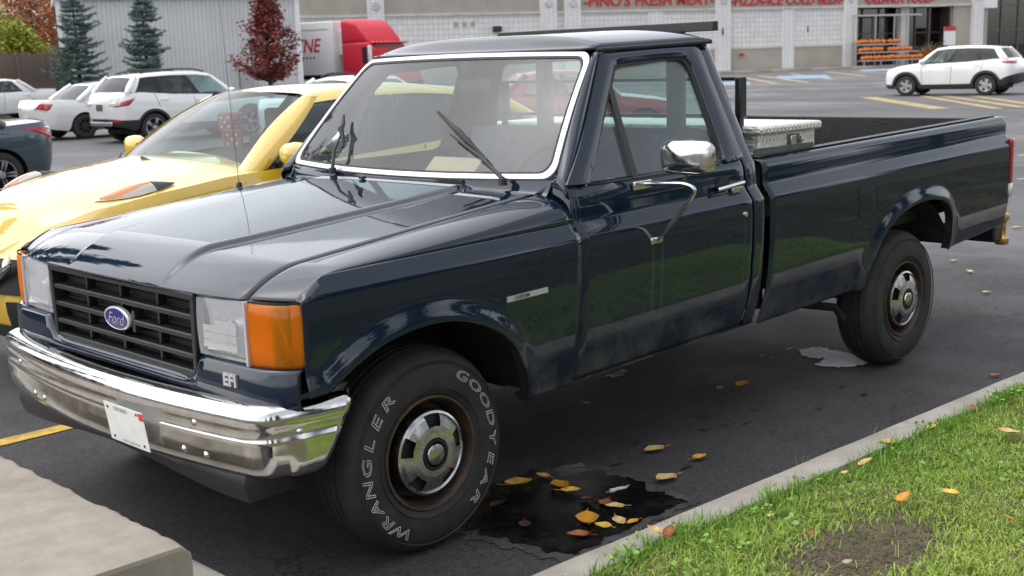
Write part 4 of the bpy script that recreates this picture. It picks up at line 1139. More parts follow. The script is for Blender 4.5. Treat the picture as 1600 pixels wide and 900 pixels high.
def superc(a, w, n, N):
    th = np.linspace(0, pi / 2, N)
    return np.stack([a * (1 - np.abs(np.cos(th)) ** (2 / n)), w * np.abs(np.sin(th)) ** (2 / n)], 1)
class Car:
    """x runs from the front bumper (0) to the rear (L); y<0 is the car's left side"""
    def __init__(s, root, S):
        s.S = S; s.root = root
        L, W = S['L'], S['W']
        s.hw = W / 2
        fr = superc(S.get('fa', .75), s.hw, S.get('fn', 2.5), 22)
        rr = superc(S.get('ra', .45), s.hw, S.get('rn', 2.8), 22)
        rr = np.stack([L - rr[:, 0], rr[:, 1]], 1)[::-1]
        ax = [S['wf'], S['wf'] + S['wb']]
        R = S['R'] + .055
        mx = np.unique(np.round(np.concatenate([np.linspace(fr[-1, 0] + .03, rr[0, 0] - .03, 40)] + [a + R * np.cos(np.linspace(0, pi, 25)) for a in ax]), 4))
        mx = mx[(mx > fr[-1, 0]) & (mx < rr[0, 0])]
        pl = np.vstack([fr, np.stack([mx, np.full(len(mx), s.hw)], 1), rr])
        extra = []
        for a in ax:      # arches that reach into the rounded corners need columns too
            for q in a + R * np.cos(np.linspace(0, pi, 25)):
                if q <= fr[-1, 0] and q > .15: extra.append((q, np.interp(q, fr[:, 0], fr[:, 1])))
                if q >= rr[0, 0] and q < L - .1: extra.append((q, np.interp(q, rr[:, 0], rr[:, 1])))
        if extra: pl = np.vstack([pl, extra])
        key = np.where(pl[:, 0] < L / 2, pl[:, 1] - s.hw + (pl[:, 0]) * 1e-3, s.hw * 1 - pl[:, 1] + pl[:, 0] * 1e-3 + 10)
        mid = pl[:, 0]
        o = np.lexsort((pl[:, 1] * np.where(mid < L / 2, 1, -1), np.round(mid, 5)))
        s.plan = pl[o]
        # outward normals of the plan curve
        t = np.gradient(s.plan, axis=0); t /= np.hypot(t[:, 0], t[:, 1])[:, None] + 1e-9
        s.nrm = np.stack([-t[:, 1], t[:, 0]], 1)
        s.ax, s.Ra = ax, R
    def top(s, x): return float(np.interp(x, *np.array(s.S['belt']).T))
    def low(s, x, y, extra=0.0, sill=None):
        z = float(np.interp(x, *np.array(s.S['sill']).T)) + extra
        R = s.Ra + extra
        if y > s.hw * .6:
            for a in s.ax:
                d = abs(x - a)
                if d < R: z = max(z, s.S['R'] + sqrt(R * R - d * d) * .98)
        return z
    def inset(s, z, x):
        zt, zb = s.top(x), float(np.interp(x, *np.array(s.S['sill']).T))
        q = (z - zb) / max(zt - zb, .05)
        return float(np.interp(q, [0, .12, .3, .55, .72, .8, .95, 1.0], s.S.get('ins', [.07, .035, .012, 0, .004, .010, .045, .065])))
    def pt(s, x, y, nx, ny, z, off=0.0):
        d = s.inset(z, x) - off
        return np.array([x - nx * d, y - ny * d, z])
    def at(s, x, z, off=0.0, front=None):
        i = int(np.argmin(np.abs(s.plan[:, 0] - x)))
        y = float(np.interp(x, s.plan[:, 0], s.plan[:, 1]))
        nx, ny = s.nrm[i]
        return s.pt(x, y, nx, ny, z, off)
    def out(s, nm, P, m, par=None, side=-1, **k):
        P = np.array(P, float); P[..., 0] -= s.S['wf'] + s.S['wb'] / 2
        if side < 0: P[..., 1] *= -1
        return MB().grid(P, flip=side < 0).build(nm, m, par or s.root, **k)
    def skirt(s, nm, m, zlo, zhi, off=0.0, n=16, par=None, **k):
        """band of the body side; wraps both sides and both ends"""
        P = []
        for (x, y), (nx, ny) in zip(s.plan, s.nrm):
            a, b = zlo(x, y), zhi(x, y)
            P.append([s.pt(x, y, nx, ny, a + (max(b, a) - a) * t, off) for t in np.linspace(0, 1, n)])
        P = np.array(P)
        full = np.concatenate([P * np.array([1, -1, 1]), P[::-1]], 0)
        full[..., 0] -= s.S['wf'] + s.S['wb'] / 2
        return MB().grid(full, wi=True, flip=True).build(nm, m, par or s.root, **k)
    def patch(s, nm, quad4, m, side=-1, off=.006, par=None, n=8, both=False):
        """four-cornered piece lying on the body side: corners (x,z)"""
        q = np.array(quad4, float); o = None
        for sd in ((-1, 1) if both else (side,)):
            P = []
            for i in np.linspace(0, 1, n):
                col = []
                for j in np.linspace(0, 1, n):
                    xz = q[0] * (1 - i) * (1 - j) + q[1] * i * (1 - j) + q[2] * i * j + q[3] * (1 - i) * j
                    edge = i in (0, 1) or j in (0, 1)
                    col.append(s.at(xz[0], xz[1], off if not edge else -.002))
                P.append(col)
            o = s.out(nm, P, m, par, side=sd, angle=50)
        return o
    def build(s):
        S = s.S; L = S['L']; root = s.root; pm = S['paint']
        ox = S['wf'] + S['wb'] / 2
        s.body = s.skirt('body', pm, lambda x, y: s.low(x, y), lambda x, y: s.top(x), n=20, angle=40)
        if S.get('clad'):
            w = S.get('cladw', .11)
            s.skirt('cladding', 'cladding', lambda x, y: s.low(x, y) - .004, lambda x, y: s.low(x, y, S.get('arw', .06)) if any(abs(x - a) < s.Ra + .06 for a in s.ax) and y > s.hw * .6 else s.low(x, y) + w, off=.008, n=4)
        # hood and deck sheets between the two sides
        def sheet(nm, xa, xb, crown, m, bulge=0.0):
            ii = [i for i in range(len(s.plan)) if xa - 1e-6 <= s.plan[i, 0] <= xb + 1e-6]
            P = []
            for i in ii:
                x, y = s.plan[i]; nx, ny = s.nrm[i]; e = s.pt(x, y, nx, ny, s.top(x))
                row = []
                for t in np.linspace(-1, 1, 17):
                    k = 1 - abs(t) ** 2.2
                    row.append((e[0], e[1] * t, e[2] + crown * k * min(1, e[1] / .5) + bulge * (1 - smooth01(.45, .62, abs(t)))))
                P.append(row)
            P = np.array(P); P[..., 0] -= ox
            return MB().grid(P, flip=True).build(nm, m, root, angle=50)
        ws0, ws1, rg1, rg0 = S['ws0'], S['ws1'], S['rg1'], S['rg0']
        sheet('hood', 0, ws0 + .45, S.get('hcrown', .06), pm, S.get('hbulge', 0))
        if S.get('deck', True): sheet('boot_lid', rg0 - .35, L, .03, pm)
        sheet('cabin_base', ws0 + .4, min(rg0 - .3, L - .1), -.25, 'cabin_dark')
        # greenhouse
        yb = s.hw - S.get('gin', .075); yr = S.get('yr', s.hw - .24); H = S['H']
        zb = lambda x: s.top(x) - .006
        def roofz(x):
            return float(np.interp(x, *np.array(S['roof']).T))
        xs_b = lambda t: ws0 + S.get('wside', .25) + (rg0 - S.get('rside', .12) - ws0 - S.get('wside', .25)) * t
        xs_t = lambda t: ws1 + .06 + (rg1 - .05 - ws1 - .06) * t
        def side_pt(t, v, off=0.0, sd=1):
            b0 = np.array([xs_b(t), yb, zb(xs_b(t))]); b1 = np.array([xs_t(t), yr, roofz(xs_t(t)) - .045])
            p = b0 + (b1 - b0) * v; p[1] += .035 * sin(pi * v) + off
            return p
        s.side_pt = side_pt
        def gl(nm, P, m, par=None, sd=None, **k):
            P = np.array(P, float); P[..., 0] -= ox
            if sd is not None and sd < 0: P[..., 1] *= -1
            return MB().grid(P, flip=(sd is not None and sd < 0)).build(nm, m, par or root, **k)
        gm, rm = S.get('glass', 'car_glass'), S.get('rglass', S.get('glass', 'car_glass'))
        bow = S.get('bow', .16); rbow = S.get('rbow', .08)
        def wpt(u, v):
            a = side_pt(0, 0); c = side_pt(0, 1)
            p0 = np.array([a[0] - bow * 1.25 * (1 - u * u), a[1] * u, zb(ws0) + .035 * (1 - u * u) + (a[2] - zb(ws0)) * u * u]); p1 = np.array([c[0] - bow * .55 * (1 - u * u), c[1] * u, c[2] + .045 * (1 - u * u)])
            p = p0 + (p1 - p0) * v; return p + np.array([-.02, 0, .03]) * sin(pi * v)
        s.wpt = wpt
        for sd in (-1, 1):
            cuts = [0] + S.get('bp', [.5]) + [S.get('wend', 1.0)]
            for a, b in zip(cuts[:-1], cuts[1:]):
                gl('side_window', [[side_pt(t, v, -.004) for v in np.linspace(0, 1, 8)] for t in np.linspace(a, b, 8)], gm if a == 0 else rm, sd=sd)
            for c in S.get('bp', [.5]):
                gl('door_pillar', [[side_pt(t, v, .004) for v in np.linspace(0, 1, 8)] for t in (c - .022, c + .022)], 'black_plastic', sd=sd)
            if S.get('wend', 1) < 1:
                we = S['wend']; sl = S.get('wslant', 0)
                gl('rear_pillar', [[side_pt(we + (1 - we) * t - sl * (1 - t) * (1 - v), v, .006) for v in np.linspace(0, 1, 8)] for t in np.linspace(0, 1, 6)], pm, sd=sd)
            # sill strip and frame
            gl('window_sill', [[side_pt(t, v, o) for v, o in ((-.03, .004), (-.02, .014), (.03, .010), (.035, .0))] for t in np.linspace(0, 1, 12)], S.get('sillm', 'black_plastic'), sd=sd)
            gl('roof_rail', [[side_pt(t, v, o) for v, o in ((.90, .002), (.91, .010), (1.0, .010), (1.06, -.012))] for t in np.linspace(-.0, 1, 16)], pm, sd=sd)
            P = []
            for v in np.linspace(-.07, 1.0, 12):
                w1 = S.get('apil', .07) * (1 + .5 * max(0, .25 - v)); A = wpt(1 - w1, v) + np.array([-.006, 0, .006]); B = side_pt(w1 * .55, v, .008); M = side_pt(0, v, .012) + np.array([-.012, 0, .008])
                P.append([A + np.array([.01, 0, -.015]), A, A * .45 + M * .55 + np.array([-.004, .004, .004]), M * .55 + B * .45 + np.array([0, .006, 0]), B, B + np.array([.004, -.02, 0])])
            gl('front_pillar', P, pm, sd=sd, angle=70)
            if not S.get('wend', 1) < 1 or S.get('dp', True):
                ap = [side_pt(1.0, v, -.005) for v in np.linspace(-.02, 1.02, 8)]
                b = MB().tube(np.array(ap) - np.array([ox, 0, 0]), S.get('rpil', .05), 10)
                if sd < 0: b.map(lambda p: (p[0], -p[1], p[2]))
                b.build('rear_pillar_edge', pm, root)
        gl('windscreen', [[wpt(u, v) for v in np.linspace(0, 1, 10)] for u in np.linspace(-1, 1, 14)], S.get('wglass', 'car_glass'))
        gl('windscreen_edge', [[wpt(u, v) + np.array([-.006, 0, .006]) for v in (-.03, .0, .035)] for u in np.linspace(-1, 1, 14)], 'black_plastic')
        def rpt(u, v):
            a = side_pt(1, 0); c = side_pt(1, 1)
            p0 = np.array([a[0] + rbow * (1 - u * u), a[1] * u, a[2] + S.get('rgz', 0.0)]); p1 = np.array([c[0] + rbow * .6 * (1 - u * u), c[1] * u, c[2] + .045 * (1 - u * u)])
            return p0 + (p1 - p0) * v + np.array([.02, 0, .02]) * sin(pi * v)
        s.rpt = rpt
        rv0 = S.get('rv0', 0)
        gl('rear_window', [[rpt(u, v) for v in np.linspace(rv0, .93, 8)] for u in np.linspace(-.9, .9, 12)], rm)
        gl('tailgate_frame', [[rpt(u, v) + np.array([.003, 0, 0]) for v in (.9, .95, 1.0)] for u in np.linspace(-1, 1, 12)], pm)
        if rv0 > 0: gl('tailgate_panel', [[rpt(u, v) + np.array([.003, 0, 0]) for v in np.linspace(-.05, rv0 + .02, 5)] for u in np.linspace(-1, 1, 12)], pm)
        for sg in (-1, 1): gl('tailgate_frame', [[rpt(sg * u, v) + np.array([.003, 0, 0]) for v in np.linspace(0, 1, 6)] for u in (.88, 1.0)], pm)
        # roof
        P = []
        for t in np.linspace(0, 1, 16):
            row = []
            for u in np.linspace(-1, 1, 17):
                f, r = wpt(u, 1), rpt(u, 1)
                x = f[0] + (r[0] - f[0]) * t
                e = roofz(np.clip(x, ws1, rg1)) - .045
                row.append((x, (f[1] + (r[1] - f[1]) * t), e + .045 * (1 - u ** 4) ** .5 * (1 if .02 < t < .98 else .98)))
            P.append(row)
        gl('roof', P, pm, angle=60)
        # cabin: seats and dashboard
        seats = MB()
        zf = S['R'] + .12
        for xx in (ws0 + 1.05, ws0 + 1.9):
            if xx + .3 > rg0: continue
            for yy in (-.37, .37):
                seats.box(xx - ox - .25, xx - ox + .25, yy - .25, yy + .25, zf, zf + .22)
                seats.box(xx - ox + .2, xx - ox + .34, yy - .24, yy + .24, zf + .2, s.top(xx) + .10)
                seats.box(xx - ox + .26, xx - ox + .36, yy - .12, yy + .12, s.top(xx) + .12, s.top(xx) + .28)
        seats.build('seats', 'cabin_dark', root, bevel=.03)
        MB().box(ws0 - ox + .25, ws0 - ox + .70, -s.hw + .12, s.hw - .12, s.top(ws0) - .2, s.top(ws0) - .02).build('dashboard', 'cabin_dark', root, bevel=.05)
        MB().box(.5 - ox, L - .5 - ox, -s.hw + .25, s.hw - .25, S['R'] * .6, S['R'] * .6 + .1).build('underside', 'under_black', root, smooth=False)
        # wheels
        for a in s.ax:
            for sd in (-1, 1): s.wheel(a - ox, sd)
        # inner arches
        for a in s.ax:
            for sd in (-1, 1):
                ang = np.linspace(-.1, pi + .1, 16)
                b = MB().grid([[(a - ox + (s.Ra + .02) * cos(q), sd * y, S['R'] + (s.Ra + .02) * .98 * sin(q)) for y in (s.hw - .35, s.hw - .03)] for q in ang])
                n0 = len(b.v); b.v += [(a - ox + (s.Ra + .02) * cos(q), sd * (s.hw - .35), S['R'] + (s.Ra + .02) * sin(q)) for q in ang]; b.f.append(tuple(range(n0, n0 + 16)))
                b.build('wheel_arch_liner', 'under_black', root)
        # door gaps, handles and mirrors
        for sd in (-1, 1):
            for xg in S.get('gaps', []):
                P = [[s.at(xg[0] + (xg[1] - xg[0]) * t + q, z0, .0025) for q in (-.006, .006)] for t, z0 in [(t, (s.low(xg[0], s.hw) + .12) * (1 - t) + (s.top(xg[1]) - .01) * t) for t in np.linspace(0, 1, 10)]]
                s.out('door_gap', P, 'under_black', s.body, side=sd)
            for xh in S.get('handles', []):
                z = s.top(xh) - .14
                P = [[s.at(x, z + dz, o) for dz, o in ((-.016, .0), (-.012, .028), (.012, .028), (.016, .0))] for x in np.linspace(xh - .10, xh + .10, 5)]
                s.out('door_handle', P, S.get('handlem', pm), s.body, side=sd)
            mx = ws0 + S.get('wside', .25) + S.get('mirx', .16)
            P = []
            for q in np.linspace(0, 1, 7):
                k = sin(pi * (.04 + .92 * q)) ** .5
                P.append([(mx - ox + .10 * np.sign(cos(a)) * abs(cos(a)) ** .7 * k * .8 + .04 * q, sd * (yb + .07 + .19 * q), s.top(mx) + .085 + .072 * np.sign(sin(a)) * abs(sin(a)) ** .7 * k) for a in np.linspace(0, 2 * pi, 16, endpoint=False)])
            MB().grid(P, wj=True).build('wing_mirror', S.get('mirm', pm), root, angle=60)
            MB().tube([(mx - ox, sd * (yb + .0), s.top(mx) + .02), (mx - ox, sd * (yb + .10), s.top(mx) + .06)], .025, 8).build('mirror_foot', 'black_plastic', root)
        return s
    def wheel(s, x, sd):
        S = s.S; R = S['R']; tw = S.get('tw', .20); rr = R * S.get('rimf', .66)
        w = empty('wheel'); w.parent = s.root
        MB().lathe([(rr - .004, .03), (rr, .008), (rr + .02, .0), (R * .88, .002), (R * .95, .012), (R * .99, .03), (R, .05), (R, tw - .05), (R * .97, tw - .02), (rr, tw)], 40).build('tyre', 'tyre_rubber', w)
        m = S.get('rimm', 'wheel_alloy'); n = S.get('spokes', 5)
        MB().lathe([(rr + .002, .010), (rr - .008, .004), (rr - .02, .014), (rr - .03, .12), (0, .12)], 40).build('rim_barrel', 'wheel_steel_black', w)
        b = MB().lathe([(rr + .001, .008), (rr - .004, .001), (rr - .018, .006)], 40)
        b.lathe([(0, .0), (.05, .002), (.065, .02), (.066, .05)], 20)
        for k in range(n):
            a = 2 * pi * k / n
            for da in S.get('split', (0,)):
                for (a0, a1, w0, w1) in ((a, a + da, S.get('spw', .075), S.get('spw', .075) * 1.25),):
                    c0, c1 = np.array([cos(a0), 0, sin(a0)]), np.array([cos(a1), 0, sin(a1)])
                    p0, p1 = np.array([-sin(a0), 0, cos(a0)]), np.array([-sin(a1), 0, cos(a1)])
                    A, B = c0 * .045, c1 * (rr - .008)
                    V = [A - p0 * w0 / 2 + (0, .006, 0), A + p0 * w0 / 2 + (0, .006, 0), B + p1 * w1 / 2 + (0, .006, 0), B - p1 * w1 / 2 + (0, .006, 0)]
                    V += [v + np.array([0, .05, 0]) for v in V]
                    b.add(V, [(0, 1, 2, 3), (4, 7, 6, 5), (0, 3, 7, 4), (1, 5, 6, 2), (0, 4, 5, 1), (3, 2, 6, 7)])
        b.build('rim', m, w, angle=30)
        w.location = (x, sd * (s.hw - .015), R)
        w.rotation_euler = (0, 0, 0 if sd < 0 else pi)
def make_car(name, label, cat, loc, heading, S, group=None):
    """heading = compass angle of the car's nose in the ground plane"""
    r = empty(name, label, cat, (loc[0], loc[1], 0), heading - pi, group)
    c = Car(r, S).build(); r.scale = (S.get('scale', 1),) * 3
    return c

# ---- yellow crossover in the next stall (nose towards the camera, -x)
JK = dict(L=4.13, W=1.77, H=1.57, wf=.86, wb=2.53, R=.335, paint='yellow_paint', fa=.95, fn=2.3, ra=.6,
          belt=[(0, .74), (.12, .86), (.35, .955), (.7, 1.02), (1.15, 1.075), (1.6, 1.10), (2.6, 1.16), (3.4, 1.22), (3.9, 1.20), (4.13, 1.0)],
          sill=[(0, .24), (.5, .22), (3.6, .24), (4.13, .34)], ws0=.98, ws1=1.88, rg1=3.55, rg0=4.0, wside=.34, rside=.15,
          roof=[(1.88, 1.535), (2.3, 1.57), (2.8, 1.565), (3.3, 1.52), (3.6, 1.46)], gin=.09, yr=.575, bow=.26, hcrown=.095, deck=True,
          bp=[.46], clad=True, cladw=.08, glass='car_glass', rglass='privacy_glass', gaps=[(1.62, 1.55), (2.62, 2.66)], handles=[2.5], mirx=.2, spokes=5, wglass='car_glass')
jk = make_car('yellow_car', 'bright yellow crossover parked beyond the pickup hood, dice behind its windscreen', 'car', (0.02 + .86 + 1.265, 2.93), pi, JK)
# its raised turn lamps, grille bars and lower intake
jr = jk.root; jo = JK['wf'] + JK['wb'] / 2
for sd in (-1, 1):
    def fpt(x, k, o=0.0):   # on the hood edge
        e = jk.at(x, jk.top(x)); return np.array([e[0] - jo, sd * e[1] * k, e[2] + (JK['hcrown']) * (1 - k ** 2.2) + o])
    P = []
    for t in np.linspace(0, 1, 14):
        x = .40 + .46 * t; wv = .085 * sin(pi * min(1, t * 1.02 + .01)) ** .7
        P.append([fpt(x, .86 + .05 * t - wv * q, .006 + .035 * sin(pi * t) * (1 - q * q)) for q in np.linspace(-1, 1, 7)])
    hlp = MB().grid(P).build('raised_lamp', 'smoked_lens', jr, angle=60)
    MB().grid([[np.array(q) + np.array([0, 0, .004]) for q in row] for row in P[9:]]).build('lamp_tail', 'black_plastic', hlp, angle=60)
    P = []
    for t in np.linspace(.06, .66, 10):
        x = .40 + .46 * t; wv = .066 * sin(pi * min(1, (t - .04) / .66)) ** .6
        P.append([fpt(x, .86 + .05 * t - wv * q, .012 + .035 * sin(pi * t) * (1 - q * q)) for q in np.linspace(-1, 1, 7)])
    MB().grid(P).build('amber_lens', 'amber_lens', hlp, angle=60)
b = MB()
for (z0, z1) in ((.60, .70),):
    pass
P = [[jk.at(0.0 + .24 * abs(t) ** 2.2, z, .012) * np.array([1, 0, 1]) + np.array([-jo, np.interp(.24 * abs(t) ** 2.2, jk.plan[:, 0], jk.plan[:, 1]) * np.sign(t) if abs(t) > .02 else 0, 0]) for z in (.50, .60, .70)] for t in np.linspace(-1, 1, 25)]
gj = MB().grid(P).build('grille', 'black_plastic', jr)
for sd in (-1, 1):
    P = [[(.002 - jo + .02 * t - .03, sd * (.10 + .34 * t), .505 + .19 * t + dz) for dz in (-.035, .035)] for t in np.linspace(0, 1, 6)]
    MB().grid(P).build('grille_chevron', 'chrome', gj, solid=.02)
    MB().lathe([(0, -.03), (.10, -.02), (.115, .02)], 24, 'x', (.10 - jo, sd * .60, .56)).build('round_lamp', 'lamp_reflector', jr)
    c = jk
    P = [[c.at(x, .30 + .1 * q, .012) for q in (0, 1, 1.6)] for x in np.linspace(.03, .35, 6)]
    c.out('lower_intake', P, 'black_plastic', c.body, side=sd)
# plush dice hanging behind the windscreen
jl = np.array(jr.location)
for k, (wpos, a) in enumerate((((1.69, 2.85, 1.352), .3), ((1.675, 2.82, 1.245), .9))):
    b = MB().box(-.06, .06, -.06, .06, -.06, .06)
    ca, sa = cos(a), sin(a)
    b.map(lambda p: (ca * p[0] - sa * p[1], sa * p[0] + ca * p[1], p[2]))
    d = b.build('plush_die', 'fuzzy_dice', jr, bevel=.012, loc=np.array(wpos) - jl)
    bd = MB()
    for (u, v) in ((-.028, -.028), (.028, .028), (0, 0), (.028, -.028), (-.028, .028)):
        for (n1, n2, n3) in (((-1, 0, 0), (0, 1, 0), (0, 0, 1)), ((0, -1, 0), (1, 0, 0), (0, 0, 1))):
            n1, n2, n3 = map(np.array, (n1, n2, n3)); cc = n1 * .0615 + n2 * u + n3 * v
            n0 = len(bd.v); bd.v += [tuple(cc + .008 * (cos(q) * n2 + sin(q) * n3)) for q in np.linspace(0, 2 * pi, 8, endpoint=False)]; bd.f.append(tuple(range(n0, n0 + 8)))
    bd.map(lambda p: (ca * p[0] - sa * p[1], sa * p[0] + ca * p[1], p[2])).build('die_dots', 'dice_dot', d, smooth=False)
MB().tube([np.array((1.69, 2.85, 1.40)) - jl, np.array((1.70, 2.88, 1.47)) - jl], .003, 5).build('dice_cord', 'dice_dot', jr)
for yy in (-.35, .25):
    a, c2 = jk.wpt(yy / .8, .02), jk.wpt(yy / .8 + .42, .10)
    MB().tube([a - np.array([jo + .03, 0, -.02]), c2 - np.array([jo + .01, 0, -.03])], .010, 6).build('wiper', 'black_plastic', jr)

SED = dict(L=4.85, W=1.82, H=1.46, wf=.95, wb=2.75, R=.325, ra=.5, fa=.85,
           belt=[(0, .62), (.15, .74), (.6, .83), (1.4, .93), (1.9, .955), (3.0, .97), (3.9, 1.0), (4.4, 1.03), (4.75, 1.02), (4.85, .90)],
           sill=[(0, .24), (.6, .20), (4.0, .21), (4.85, .33)], ws0=1.15, ws1=1.95, rg1=3.30, rg0=4.05, wside=.28, rside=.25,
           roof=[(1.95, 1.42), (2.4, 1.46), (2.9, 1.46), (3.35, 1.40)], bp=[.44], wend=.80, wslant=-.02, gaps=[(1.55, 1.5), (2.6, 2.65), (3.55, 3.7)], handles=[2.45, 3.5], rpil=.07)
SUV = dict(L=4.55, W=1.84, H=1.69, wf=.92, wb=2.69, R=.35, ra=.42, fa=.75, rn=3.0,
           belt=[(0, .72), (.12, .88), (.5, .97), (1.2, 1.06), (1.7, 1.08), (3.0, 1.13), (3.9, 1.20), (4.3, 1.20), (4.55, 1.08)],
           sill=[(0, .26), (.6, .24), (3.9, .26), (4.55, .42)], ws0=1.05, ws1=1.85, rg1=4.0, rg0=4.42, wside=.26, rside=.16, rbow=.06,
           roof=[(1.85, 1.60), (2.3, 1.665), (3.0, 1.67), (3.6, 1.64), (4.1, 1.58)], bp=[.36, .70], wend=.93, gaps=[(1.5, 1.45), (2.45, 2.5), (3.45, 3.55)], handles=[2.35, 3.3], clad=True, cladw=.17, rpil=.06)
def roofrails(c, m='rack_black'):
    ox = c.S['wf'] + c.S['wb'] / 2
    for sd in (-1, 1):
        pts = [np.array([p[0] - ox, sd * (p[1] - .07), p[2] + .055 + .045 * sin(pi * t) ** .4]) for t, p in [(t, c.side_pt(.05 + .85 * t, 1.0)) for t in np.linspace(0, 1, 12)]]
        MB().tube(pts, .018, 8).build('roof_bar', m, c.root)
def rear_plate(c, z, m='white_plate', w=.30):
    ox = c.S['wf'] + c.S['wb'] / 2; x = c.S['L'] - ox - c.inset(z, c.S['L']) + .006
    MB().box(x, x + .01, -w / 2, w / 2, z - .075, z + .075).build('number_plate', m, c.root, smooth=False)

# white crossover, tail towards the camera
E1 = dict(SUV, paint='white_paint', glass='car_glass', rglass='privacy_glass', spokes=5, split=(-.09, .09), spw=.035, rimf=.70)
c = make_car('white_crossover', 'white crossover with red lamps and grey tail skirt, parked right of the white sedan', 'car', (12.27 - 1.345 + 2.69, 23.06 + .84), 0, E1)
roofrails(c)
L = E1['L']
c.patch('tail_lamp', [(L - .50, 1.09), (L - .02, .97), (L - .03, .86), (L - .30, .90)], 'red_lens', both=True, off=.012)
c.patch('lamp_inner', [(L - .16, .99), (L - .01, .965), (L - .015, .88), (L - .13, .90)], 'clear_lens_white', both=True, off=.016)
c.skirt('rear_skirt', 'cladding', lambda x, y: c.low(x, y) - .003, lambda x, y: max(c.low(x, y), .26 + .30) if x > L - .55 else c.low(x, y), off=.010, n=4)
c.patch('reflector', [(L - .13, .57), (L - .01, .57), (L - .01, .50), (L - .13, .50)], 'red_lens', both=True, off=.02)
rear_plate(c, .86, 'dark_plate'); ox = E1['wf'] + E1['wb'] / 2
MB().box(L - ox - .03, L - ox + .012, -.55, .55, .42, .52).build('skid_plate', 'silver_trim', c.root, bevel=.02)
# white sedan beside it
S1 = dict(SED, paint='white_paint', rimm='wheel_steel_black', rimf=.62, spokes=8, spw=.04, glass='car_glass', rglass='privacy_glass')
c = make_car('white_sedan', 'white sedan with black steel wheels, tail lamp red, left of the white crossover', 'car', (12.25 + 1.375, 26.62 + .86 - 2.75 * 0), 0, S1)
L = S1['L']
c.root.location.x = 12.25 + S1['wb'] / 2 - S1['wb']
c.root.location.x = 12.25 + 1.375
c.patch('tail_lamp', [(L - .34, .93), (L - .06, .97), (L - .01, .80), (L - .22, .76)], 'red_lens', both=True, off=.012)
c.patch('reversing_lamp', [(L - .22, .765), (L - .01, .80), (L - .01, .765), (L - .20, .74)], 'clear_lens_white', both=True, off=.012)
rear_plate(c, .62)
b = MB().box(L - 2.325 - .38, L - 2.325 - .05, -.7, .7, 1.10, 1.125); b.box(L - 2.325 - .3, L - 2.325 - .24, -.6, -.55, 1.02, 1.10); b.box(L - 2.325 - .3, L - 2.325 - .24, .55, .6, 1.02, 1.10)
# slate sedan at the left edge, nose to the left
G1 = dict(SED, paint='slate_paint', L=4.65, R=.32, rimf=.66, spokes=5, split=(-.1, .1), spw=.04)
c = make_car('slate_sedan', 'slate blue sedan cut by the left edge, red tail lamp showing', 'car', (5.38 - 4.65 + .95 + 1.375, 13.15 + .91), pi, G1)
L = 4.65
c.patch('tail_lamp', [(L - .62, .965), (L - .03, .965), (L - .01, .78), (L - .16, .78)], 'red_lens', both=True, off=.012)
c.patch('reversing_lamp', [(L - .26, .955), (L - .03, .955), (L - .03, .90), (L - .14, .90)], 'clear_lens_white', both=True, off=.018)
fdp = [(L - 1.02, .70), (L - 1.02, .88), (L - .80, .88), (L - .80, .70)]
c.out('fuel_door', [[c.at(x, z, .002) for x, z in ((fdp[i][0] + dx, fdp[i][1] + dz) for dx, dz in ((0, 0), (.008, .008)))] for i in (0, 1, 2, 3, 0)], 'under_black', c.body, side=-1)
# far white sedan and dark wagon at the left edge
F1 = dict(SED, paint='white_paint', scale=1.08)
pf = on_ground(20, 186)
c = make_car('white_sedan', 'white sedan cut by the left edge, parked before the board fence', 'car', (pf[0] - .6, pf[1] + .9), pi, F1)
L = SED['L']; c.patch('tail_lamp', [(L - .22, .98), (L - .02, .98), (L - .01, .84), (L - .14, .84)], 'red_lens', both=True, off=.012)
D1 = dict(SUV, paint='black_paint', glass='privacy_glass', sillm='bright_trim')
c = make_car('dark_wagon', 'dark wagon with silver roof bars, seen over the far white sedan', 'car', (pf[0] - .9, pf[1] + 4.6), pi, D1)
roofrails(c, 'silver_trim')
# white crossover crossing the lot on the right
V1 = dict(SUV, paint='white_paint', L=4.6, W=1.86, wf=.93, rimm='wheel_alloy', spokes=5, spw=.10, rimf=.62, glass='car_glass', rglass='privacy_glass', arw=.09, cladw=.14)
pa, pb2 = on_ground(1415, 150), on_ground(1540, 149)
hd = math.atan2(pa[1] - pb2[1], pa[0] - pb2[0])
ctr = (pa + pb2) / 2 + np.array([cos(hd - pi / 2), sin(hd - pi / 2), 0]) * .84
c = make_car('white_crossover', 'white crossover with black wheel arches standing in front of the pumpkin stand', 'car', ctr, hd, V1)
L = 4.6
c.patch('tail_lamp', [(L - .52, 1.13), (L - .02, 1.13), (L - .02, 1.03), (L - .40, 1.05)], 'red_lens', both=True, off=.014)
c.patch('head_lamp', [(.05, .86), (.50, .955), (.42, .90), (.04, .80)], 'lamp_reflector', both=True, off=.012)
c.skirt('rear_skirt', 'cladding', lambda x, y: c.low(x, y) - .003, lambda x, y: max(c.low(x, y), float(np.interp(x, [L - .62, L - .35, L], [.45, .60, .72]))) if x > L - .62 else c.low(x, y), off=.012, n=4)
